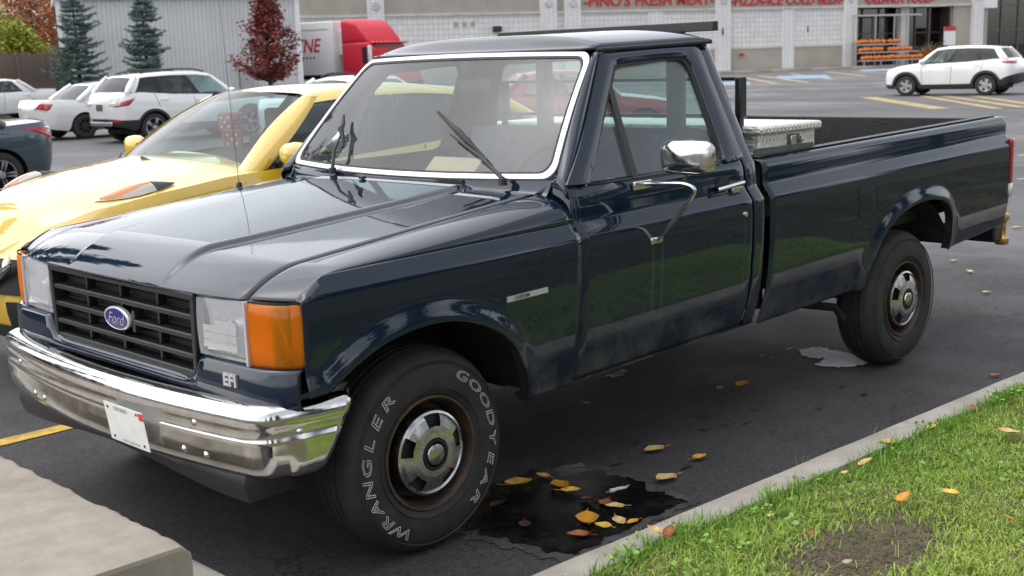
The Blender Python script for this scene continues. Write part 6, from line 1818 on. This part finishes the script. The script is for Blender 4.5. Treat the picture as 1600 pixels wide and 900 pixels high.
AT = [(-40, 60, 5.2, 2.3, 'leaf_green_yellow', 'yellow-green tree leaning over the board fence at the left edge', 3.0), (24, 57.5, 4.0, 1.5, 'leaf_green_yellow', 'low yellow-green tree in front of the orange trees', 1.9),
      (55, 68, 9.0, 3.0, 'leaf_orange', 'orange autumn tree behind the fence, beside the spruce', 2.0), (20, 72, 9.5, 3.2, 'leaf_rust', 'rust brown autumn tree behind the yellow-green one', 2.0), (85, 76, 9.5, 2.6, 'leaf_orange', 'orange red autumn tree touching the metal building', 1.6), (-25, 80, 10, 3.6, 'leaf_rust', 'brown autumn tree far behind the left edge', 2.0), (66, 84, 10, 3.4, 'leaf_rust', 'tall brown autumn tree farthest behind the fence', 1.2)]
for k, (u, dep, h, cr, m, lab, z0) in enumerate(AT):
    p = at_depth(u, 90, dep); broadleaf('autumn_tree', p, h, cr, z0, 6500, m, 20 + k, lab, 'autumn trees behind the fence', .10)
# shrub and flower pots by the entrance
for k, (u, v, r, m, lab) in enumerate(((1440, 92, .85, 'shrub_green', 'grey-green shrub in a planter right of the pumpkin stand'), (1418, 97, .45, 'leaf_orange', 'potted orange flowers at the end of the pumpkin stand'))):
    q = on_ground(u, v + 6); q = np.array(spos(57.3 if k == 0 else 56.3, -1.6))
    t = empty('shrub' if k == 0 else 'potted_flowers', lab, 'plant', (q[0], q[1], 0))
    MB().lathe([(0, 0), (.3, 0), (.4, .5), (.36, .5), (0, .45)], 14, 'z').build('planter', 'kerb_concrete', t)
    C = rng.normal(size=(1500, 3)) * np.array([r, r, r * .6]) * .6 + np.array([0, 0, .9 + r * .3]); V, F = leaf_cloud(C, None, .09); fast_mesh('foliage', V, F, m, t)

# ---- what stands across the lawn behind the camera (it shows in the paint and chrome), plus an added conifer row
mat('road_grey', (.09, .09, .09), .8, var=.3, vscale=1); mat('brick_red', (.20, .09, .06), .85, var=.3, vscale=3); mat('roof_shingle', (.05, .048, .05), .85, var=.3, vscale=4)
lawn2 = MB().grid([[(x, y, .085) for y in (-17, -3.5)] for x in (-60, -9.5)]).build('lawn', 'shrub_green', smooth=False); tag(lawn2, kind='structure')
rd = MB().grid([[(x, y, .004) for y in (-26, -17.5)] for x in (-80, 80)]).build('road', 'road_grey', smooth=False); tag(rd, kind='structure')
for k, (x, y, w, d) in enumerate(((2.5, 46, 13, 9), (6, -40, 13, 9), (28, -38, 12, 9), (-14, 30, 11, 9))):
    h = empty('house', ['brick house with grey hip roof mirrored in the hood nose', 'brick house mirrored in the middle of the driver door', 'brick house mirrored along the bed side', 'brick house mirrored in the chrome bumper'][k], 'house', (x, y, 0), 0 if k < 3 else .9, 'houses across the road')
    MB().box(-w / 2, w / 2, -d / 2, d / 2, 0, 3.2).build('wall', 'brick_red', h, smooth=False)
    MB().add([(-w / 2 - .5, -d / 2 - .5, 3.2), (w / 2 + .5, -d / 2 - .5, 3.2), (w / 2 + .5, d / 2 + .5, 3.2), (-w / 2 - .5, d / 2 + .5, 3.2), (-w / 2 + 3.5, 0, 5.9), (w / 2 - 3.5, 0, 5.9)], [(0, 1, 5, 4), (1, 2, 5), (2, 3, 4, 5), (3, 0, 4), (0, 3, 2, 1)]).build('roof', 'roof_shingle', h, smooth=False)
    for xx in (-w * .3, w * .1, w * .33): MB().box(xx - .7, xx + .7, d / 2, d / 2 + .05, 1.0, 2.4).build('window', 'privacy_glass', h, smooth=False)
def far_spruce(src, loc, sc, rz, label):
    def cp(o, par=None):
        c = o.copy(); COL.objects.link(c); c.parent = par
        for ch in list(o.children): cp(ch, c)
        return c
    c = cp(src); c.location = (loc[0], loc[1], 0); c.scale = (sc, sc, sc); c.rotation_euler = (0, 0, rz); tag(c, label, 'tree', 'conifers reflected in the truck')
src = [o for o in bpy.data.objects if o.name.startswith('spruce_tree')][:2]
for k, (x, y, sc, lab) in enumerate(((-2.5, 30, 3.3, 'tall conifer mirrored in the hood beside its centre ridge'), (3.0, 36, 3.4, 'second tall conifer mirrored at the hood nose'), (-12, 30, 3.0, 'conifer mirrored at the far corner of the hood nose'),
        (-24, -24, 2.6, 'conifer added behind the camera to darken the grille side of the fender'), (-14, -27, 3.0, 'conifer added behind the camera to darken the front fender'), (-5, -25, 2.7, 'conifer added behind the camera to darken the driver door, left half'), (4, -28, 3.1, 'conifer added behind the camera to darken the driver door, right half'), (12, -25, 2.7, 'conifer added behind the camera to darken the rear of the cab'), (20, -27, 3.0, 'conifer added behind the camera to darken the bed side, left half'), (29, -25, 2.8, 'conifer added behind the camera to darken the bed side, right half'), (39, -27, 3.1, 'conifer added behind the camera to darken the bed near the tail lamp'), (50, -24, 2.9, 'conifer added behind the camera to darken the very end of the bed'))):  # unseen conifer row, added to block low sky mirrored in the truck side
    far_spruce(src[k % 2], (x, y), sc, k * 1.7, lab)

# ---- grass
def in_dirt(x, y):
    return ((x - .75) / .44) ** 2 + ((y + 2.2) / .22) ** 2
def lawn_h(x, y):
    t = KY(x) - .165 - y
    return lawn_z + .012 * np.sin(3.1 * x + 1.7 * t) + .008 * np.sin(7.3 * x - 5.1 * t) + .02 * np.minimum(t, 1)
def blades(name, N, xr, tr, hmin, hmax, w, m, seed, dens=None, lean=.5):
    r = np.random.default_rng(seed)
    x = r.uniform(*xr, N); t = r.uniform(*tr, N); y = KY(x) - .175 - t
    keep = np.ones(N, bool)
    dd = in_dirt(x, y) + r.normal(size=N) * .35
    keep &= dd > .95
    if dens is not None: keep &= dens(x, y, r)
    x, y = x[keep], y[keep]; n = len(x)
    clump = .45 + .45 * (np.sin(x * 5.1 + 1.3 * np.sin(y * 4)) * np.sin(y * 6.3 + x) * .5 + .5) + .5 * np.clip(np.sin(x * 23 + 3 * np.sin(y * 17)) * np.sin(y * 29 + 2 * np.sin(x * 13)), 0, 1)
    h = r.uniform(hmin, hmax, n) * clump
    a = r.uniform(0, 2 * pi, n); la = r.uniform(0, 2 * pi, n); l = r.uniform(.1, 1, n) * lean
    d = np.stack([np.cos(a), np.sin(a), np.zeros(n)], 1) * (w * r.uniform(.6, 1.3, n))[:, None]
    le = np.stack([np.cos(la), np.sin(la), np.zeros(n)], 1)
    b = np.stack([x, y, lawn_h(x, y) - .006], 1)
    up = np.array([0, 0, 1.0])
    m1 = b + up * (h * .55)[:, None] + le * (h * l * .35)[:, None]
    m2 = b + up * (h * (1 - .35 * l))[:, None] + le * (h * l * 1.0)[:, None]
    V = np.stack([b - d, b + d, m1 + d * .8, m1 - d * .8, m2 + d * .15, m2 - d * .15], 1).reshape(-1, 3)
    i = np.arange(n)[:, None] * 6
    F = np.concatenate([i + np.array([[0, 1, 2, 3]]), i + np.array([[3, 2, 4, 5]])], 0)
    o = fast_mesh(name, V, F, m); return o
mat('dimmed_lawn', (0.10, 0.135, 0.045), .7, col2=(0.15, 0.15, 0.07), vscale=3, island=.6)  # grass out of view, colour darkened to mute green reflections in the truck side
g5 = blades('grass', 90000, (-.6, 5.2), (1.45, 3.2), .014, .045, .003, 'dimmed_lawn', 8, lean=1.25); tag(g5, 'lawn grass nearest the camera, darkened to mute its reflection in the truck', 'grass', kind='stuff')
g1 = blades('grass', 175000, (-.6, 5.2), (0, 1.5), .014, .048, .0022, 'grass_blade', 1, lean=1.25); tag(g1, 'short green lawn grass along the kerb', 'grass', kind='stuff')
g4 = blades('grass', 110000, (5.2, 14), (0, 4.5), .02, .055, .005, 'dimmed_lawn', 6, lean=1.25); tag(g4, 'green lawn grass further along the kerb', 'grass', kind='stuff')
g2 = blades('dry_grass', 45000, (-.6, 5.2), (0, 2.3), .010, .036, .0015, 'grass_dry', 2, lean=1.1); tag(g2, 'dry straw coloured blades in the lawn', 'grass', kind='stuff')
def edge(x, y, r): return (KY(x) - .15 - y) < r.exponential(.05, len(x))
g3 = blades('edge_grass', 60000, (-.6, 5.2), (-.012, .35), .03, .10, .0022, 'clover', 3, edge, .8); tag(g3, 'longer grass fringe hanging over the kerb', 'grass', kind='stuff')
rc = np.random.default_rng(21); nC = 2600
cx, cy = .75 + rc.normal(size=nC) * .24, -2.2 + rc.normal(size=nC) * .12
cs = rc.uniform(.0012, .0055, nC) * np.where(rc.uniform(size=nC) < .06, 2.2, 1)
O = np.array([(1, 0, 0), (-1, 0, 0), (0, 1, 0), (0, -1, 0), (0, 0, 1), (0, 0, -1)], float)
OF = np.array([(0, 2, 4), (2, 1, 4), (1, 3, 4), (3, 0, 4), (2, 0, 5), (1, 2, 5), (3, 1, 5), (0, 3, 5)])
cz = np.array([float(lawn_h(a, b_)) for a, b_ in zip(cx, cy)]) - .02 * np.exp(-(((cx - .75) / .40) ** 2 + ((cy + 2.2) / .22) ** 2)) + .001
V = (np.stack([cx, cy, cz], 1)[:, None, :] + O[None] * cs[:, None, None] * rc.uniform(.6, 1.3, (nC, 6, 1))).reshape(-1, 3)
F = (OF[None] + (np.arange(nC) * 6)[:, None, None]).reshape(-1, 3)
mat('soil_crumb', (0.13, 0.095, 0.065), .95, col2=(0.06, 0.045, 0.03), vscale=40, island=.7)
tag(fast_mesh('soil_crumbs', V, F, 'soil_crumb'), 'crumbs of bare brown soil in the lawn', 'soil', kind='stuff')
# broad weeds
r = np.random.default_rng(9); C = []
for k in range(60):
    x = r.uniform(-.1, 3.2); t = r.uniform(0, 1) ** 1.6 * 1.6; y = KY(x) - .16 - t
    if in_dirt(x, y) < 1.3: continue
    C.append(np.stack([x + r.normal(size=26) * .035, y + r.normal(size=26) * .035, lawn_h(x, y) + r.uniform(.008, .045, 26)], 1))
rng = np.random.default_rng(4); V, F = leaf_cloud(np.vstack(C), None, .011, 1.2); tag(fast_mesh('clover_patches', V, F, 'clover'), 'small clover leaves among the grass', 'clover', kind='stuff')
# weeds in the kerb joint
for k, (u, v) in enumerate(((1162, 655), (1037, 690), (1240, 628), (1145, 745))):
    q = on_ground(u, v, .0); q = np.array([q[0] - .12, KY(q[0] - .12) + .004, 0]); rr = np.random.default_rng(60 + k); b = MB()
    for j in range(9 if k < 3 else 14):
        a = rr.uniform(0, 2 * pi); h = rr.uniform(.05, .14) if k < 3 else rr.uniform(.02, .05); l = rr.uniform(.2, .6) if k < 3 else 2.2
        b.grid([[(q[0] + cos(a) * h * l * t * t - sin(a) * w, q[1] + sin(a) * h * l * t * t + cos(a) * w, h * t) for w in (-.002 * (1.05 - t), .002 * (1.05 - t))] for t in (0, .4, .75, 1)])
    o = b.build('weed_tuft', 'clover' if k < 3 else 'grass_dry'); tag(o, ['green grass tuft growing from the kerb joint, right of centre', 'thin grass tuft at the kerb foot nearest the puddle', 'sparse grass blades at the kerb foot below the bed', 'dry straw clump lying at the kerb foot'][k], 'weed', 'weeds at the kerb')

# ---- puddle, stain
def blob(name, c, rx, ry, m, z, seed, rough=.25, rot=0.0):
    rr = np.random.default_rng(seed); ph = rr.uniform(0, 2 * pi, 9); am = rr.uniform(.3, 1, 9)
    V = []
    for a in np.linspace(0, 2 * pi, 120, endpoint=False):
        k = 1 + rough * sum(am[i] * sin((i + 2) * a + ph[i]) / (i + 2) for i in range(9)) + rr.normal() * .012
        p = np.array([cos(a) * rx * k, sin(a) * ry * k]); V.append((c[0] + cos(rot) * p[0] - sin(rot) * p[1], c[1] + sin(rot) * p[0] + cos(rot) * p[1], z))
    return MB().add(V, [tuple(range(120))]).build(name, m, smooth=False)
def puddle_mat():
    m, nt, p = newmat('puddle_water')
    nt.links.new(mixcol(nt, ramp(nt, noise_out(nt, 30, 5), .4, .7), (0.004, 0.004, 0.0045), (0.011, 0.010, 0.010)), p.inputs['Base Color'])
    nt.links.new(ramp(nt, noise_out(nt, 4, 5), .42, .60, .05, .34), p.inputs['Roughness'])
    b = nt.nodes.new('ShaderNodeBump'); b.inputs['Distance'].default_value = .003; b.inputs['Strength'].default_value = .35
    nt.links.new(noise_out(nt, 140, 3, .6), b.inputs['Height']); nt.links.new(b.outputs['Normal'], p.inputs['Normal'])
puddle_mat()
mat('dried_silt', (.060, .057, .059), .75, col2=(.026, .024, .026), vscale=9, bump=.6, bscale=140)
mat('white_splash', (.95, .95, .95), .85, col2=(.78, .78, .78), vscale=20); mat('white_stain', (.62, .62, .62), .8, col2=(.10, .10, .10), vscale=22)
PUD = [(722, 812), (755, 778), (800, 748), (850, 735), (905, 728), (935, 736), (960, 746), (1000, 753), (1012, 768), (1045, 775), (1066, 788), (1030, 803), (985, 826), (940, 848), (912, 862), (880, 868), (840, 858), (800, 848), (760, 838), (730, 828)]
def pool(name, k, m, z, seed):
    rr = np.random.default_rng(seed)
    P = np.array([on_ground(u, v)[:2] for u, v in PUD]); c = P.mean(0); P = c + (P - c) * k
    P = crv(np.vstack([P, P[:1]]), 14)[:-1]; ph = np.linspace(0, 2 * pi, len(P), endpoint=False)
    P = P + rr.normal(size=P.shape) * .004 + (np.sin(ph * 17 + seed) * .012 + np.sin(ph * 31) * .008)[:, None] * (P - c) / .4
    P[:, 1] = np.maximum(P[:, 1], np.array([KY(x) + .002 for x in P[:, 0]]))
    return MB().add([(x, y, z) for x, y in P], [tuple(range(len(P)))]).build(name, m, smooth=False)
tag(pool('silt_rim', 1.13, 'dried_silt', .004, 5), kind='structure')
tag(pool('puddle', 1.0, 'puddle_water', .008, 6), kind='structure')
spl = crv([on_ground(u, v)[:2] for u, v in ((1245, 551), (1262, 545), (1285, 544), (1310, 549), (1335, 556), (1352, 567), (1335, 573), (1300, 574), (1276, 571), (1285, 563), (1262, 559), (1245, 551))], 7)[:-1]
spl = spl + np.random.default_rng(3).normal(size=spl.shape) * .008
tag(MB().add([(x, y, .004) for x, y in spl], [tuple(range(len(spl)))]).build('splash_stain', 'white_splash', smooth=False), 'white dried splash on the asphalt before the rear wheel', 'stain')
for k, (u, v, s) in enumerate(((1235, 545, .03), (965, 585, .09), (1192, 556, .02), (965, 767, .05))):
    tag(blob('stain_spot', on_ground(u, v), s, s * .35, 'white_stain', .0085 if k > 2 else .004, 30 + k, .8), ['small pale spot left of the white splash', 'pale drip mark under the door sill', 'tiny pale spot beside the white splash', 'pale fleck on the puddle below the kerb', 'pale fleck at the puddle bottom edge', 'pale fleck near the front tyre', 'pale fleck at the tyre edge of the puddle'][k], 'stain', 'pale spots on the asphalt')
rr = np.random.default_rng(77); b = MB()
for k in range(70):
    x, y = rr.uniform(.6, 3.4), rr.uniform(-1.15, -.2)
    s = rr.uniform(.006, .03) * (1 if rr.uniform() < .8 else 2); n0 = len(b.v)
    ph = rr.uniform(0, 6, 3)
    b.v += [(x + s * (1 + .4 * sin(2 * a + ph[0]) + .25 * sin(3 * a + ph[1])) * cos(a), y + s * .5 * (1 + .4 * sin(2 * a + ph[0])) * sin(a), .0045) for a in np.linspace(0, 2 * pi, 14, endpoint=False)]; b.f.append(tuple(range(n0, n0 + 14)))
mat('damp', (.006, .006, .0065), .55, bump=.5, bscale=140)
tag(b.build('wet_spots', 'damp', smooth=False), 'small wet drips on the asphalt beside the truck', 'wet spots', kind='stuff')

# ---- fallen leaves
def leafcol(nm, c, c2): mat(nm, c, .5, col2=c2, vscale=30, bump=.4, bscale=60)
leafcol('leaf_yellow', (.72, .50, .09), (.58, .36, .06)); leafcol('leaf_gold', (.62, .30, .02), (.45, .20, .02)); leafcol('leaf_tan', (.68, .48, .20), (.50, .32, .12)); leafcol('leaf_brown', (.30, .10, .025), (.20, .06, .02)); leafcol('leaf_pale', (.40, .34, .26), (.22, .18, .14)); leafcol('leaf_dark', (.07, .03, .02), (.03, .02, .015))
def fallen(u, v, px, m, label, z=.009, grass=False):
    q = on_ground(u, v, .15 if grass else z)
    if grass: q[2] = float(lawn_h(q[0], q[1])) + .035; q = on_ground(u, v, q[2])
    dep = (q - CAM) @ FW; L = px * dep / FPX * .62
    rr = np.random.default_rng(int(u * 7 + v)); a = rr.uniform(0, 2 * pi); cu = rr.uniform(.05, .22)
    P = []
    for t in np.linspace(0, 1, 9):
        w = .50 * sin(pi * min(1, t * 1.0)) ** .62 * (1.2 - .5 * t)
        P.append([((t - .5) * 2 * L, s * w * 1.35 * L, cu * L * (s * s * 1.2 + (t - .5) ** 2 * 1.6) + .05 * L * sin(9 * t + 3 * s)) for s in (-1, -.5, 0, .5, 1)])
    P = np.array(P)
    b = MB().grid(P); b.tube([P[0, 2] + np.array([0, 0, .001]), P[0, 2] + np.array([-.35 * L, .06 * L, .05 * L]), P[0, 2] + np.array([-.6 * L, .16 * L, .10 * L])], .0011, 5)
    tl = rr.uniform(-.12, .12) if not grass else rr.uniform(-.5, .5); ca, sa = cos(a), sin(a)
    b.map(lambda p: (ca * p[0] - sa * p[1], sa * p[0] + ca * p[1], p[2] + tl * p[0]))
    zm = min(p[2] for p in b.v)
    o = b.build('fallen_leaf', m, loc=(q[0], q[1], q[2] - zm * (1 if not grass else .3))); tag(o, label, 'leaf', 'fallen leaves')
LV = [(810, 757, 36, 'leaf_yellow', 'yellow leaf with long stalk at the tyre side of the puddle'), (849, 744, 20, 'leaf_yellow', 'small yellow leaf at the top edge of the puddle'), (876, 760, 34, 'leaf_gold', 'golden leaf in the upper middle of the puddle'), (892, 767, 26, 'leaf_yellow', 'yellow leaf touching the golden leaf in the puddle'),
      (918, 814, 46, 'leaf_gold', 'largest golden leaf at the lower puddle edge'), (942, 821, 26, 'leaf_yellow', 'pale yellow leaf beside the largest golden leaf'), (968, 815, 26, 'leaf_tan', 'tan leaf in the lower right of the puddle'), (988, 816, 18, 'leaf_gold', 'small golden leaf nearest the kerb at the puddle'), (904, 838, 30, 'leaf_brown', 'rust brown leaf lowest in the puddle'), (961, 791, 26, 'leaf_tan', 'tan leaf in the right of the puddle'), (945, 786, 26, 'leaf_brown', 'brown leaf tucked against the tan leaf in the puddle'), (918, 781, 20, 'leaf_dark', 'dark brown leaf in the middle of the puddle'),
      (820, 820, 26, 'leaf_dark', 'dark leaf under the water near the tyre'), (775, 790, 22, 'leaf_dark', 'dark leaf under the water at the left edge'),
      (1022, 703, 30, 'leaf_tan', 'tan leaf on dry asphalt above the puddle'), (1093, 716, 22, 'leaf_gold', 'small golden leaf on dry asphalt right of the tan one'), (1040, 748, 36, 'leaf_tan', 'tan leaf with stalk just right of the puddle'), (1159, 601, 24, 'leaf_gold', 'golden leaf in the shade beside the bed'), (1126, 607, 14, 'leaf_pale', 'pale green leaf upright left of the shaded golden leaf'), (917, 630, 12, 'leaf_pale', 'faint pale leaf under the door sill'),
      (1555, 587, 16, 'leaf_brown', 'small brown leaf against the kerb at the right edge'),
      (1515, 425, 12, 'leaf_tan', 'tan leaf on the lot right of the rear wheel, nearest'), (1540, 457, 12, 'leaf_tan', 'tan leaf on the lot right of the rear tyre, lower'), (1490, 408, 10, 'leaf_tan', 'small tan leaf behind the rear wheel arch'), (1588, 356, 12, 'leaf_tan', 'tan leaf behind the hitch ball')]
for (u, v, px, m, lab) in LV: fallen(u, v, px, m, lab, z=.010)
LG = [(1521, 638, 20, 'leaf_brown', 'rust leaf standing in the grass near the kerb, top right'), (1391, 692, 26, 'leaf_yellow', 'yellow leaf in the grass beside the kerb'), (1455, 667, 14, 'leaf_yellow', 'small bright yellow leaf in the grass, upper middle'), (1351, 725, 20, 'leaf_tan', 'upright tan leaf in the grass'), (1320, 738, 12, 'leaf_tan', 'small tan leaf beside the upright one'), (1485, 771, 26, 'leaf_yellow', 'brightest yellow leaf in the middle of the lawn'), (1411, 780, 24, 'leaf_gold', 'golden leaf left of the brightest yellow one'), (1577, 676, 30, 'leaf_tan', 'tan leaf in the grass at the right edge'), (1575, 811, 16, 'leaf_gold', 'golden leaf half hidden low at the right edge'), (1044, 836, 24, 'leaf_brown', 'brown leaf on the grass at the kerb near the puddle'), (1025, 832, 24, 'leaf_tan', 'tan curled leaf on the kerb near the puddle'), (1267, 834, 12, 'leaf_brown', 'small brown leaf left of the bare soil'), (1324, 878, 16, 'leaf_pale', 'pale leaf on the bare soil patch'), (1203, 805, 12, 'leaf_tan', 'tiny tan leaf in the grass below the kerb')]
for (u, v, px, m, lab) in LG: fallen(u, v, px, m, lab, grass=True)

# ---- toolbox across the bed
def diamond_mat():
    m = MATS['diamond_alu']; nt = m.node_tree; p = nt.nodes['Principled BSDF']
    tc = nt.nodes.new('ShaderNodeTexCoord')
    hs = []
    for ang in (45, -45):
        mp = nt.nodes.new('ShaderNodeMapping'); mp.inputs['Rotation'].default_value = (0.9, 0, radians(ang)); mp.inputs['Scale'].default_value = (1, .35, 1)
        nt.links.new(tc.outputs['Object'], mp.inputs['Vector'])
        v = nt.nodes.new('ShaderNodeTexVoronoi'); v.inputs['Scale'].default_value = 45; v.inputs['Randomness'].default_value = .15
        nt.links.new(mp.outputs['Vector'], v.inputs['Vector']); hs.append(ramp(nt, v.outputs['Distance'], .15, .45, 1, 0))
    b = nt.nodes.new('ShaderNodeBump'); b.inputs['Distance'].default_value = .006; b.inputs['Strength'].default_value = .9
    nt.links.new(nmath(nt, 'MAXIMUM', hs[0], hs[1]), b.inputs['Height']); nt.links.new(b.outputs['Normal'], p.inputs['Normal'])
diamond_mat()
tb = empty('toolbox', 'diamond plate aluminium toolbox lying across the pickup bed', 'toolbox', (2.37, 0, 1.225))
def tbx(nm, x0, x1, y0, y1, z0, z1, m, par=tb, **k): return MB().box(x0, x1, y0, y1, z0, z1).build(nm, m, par, **k)
tbx('box_body', -.235, .245, -.855, .855, -.30, .088, 'diamond_alu', bevel=.006)
lid = tbx('lid', -.26, .265, -.885, .885, .088, .128, 'diamond_alu', bevel=.012)
tbx('latch_plate', .00, .10, -.862, -.856, .005, .075, 'steel_grey', bevel=.003); tbx('latch_handle', .015, .06, -.870, -.862, .02, .07, 'chrome', bevel=.004)
MB().lathe([(0, -.012), (.014, -.01), (.016, 0)], 14, 'y', (.115, -.856, .045)).build('latch_lock', 'chrome', tb)
tbx('mount_angle', -.30, .20, -.875, -.869, -.035, .028, 'steel_grey', bevel=.001)
tbx('mount_angle', -.30, .20, -.90, -.875, -.045, -.036, 'steel_grey', bevel=.001)
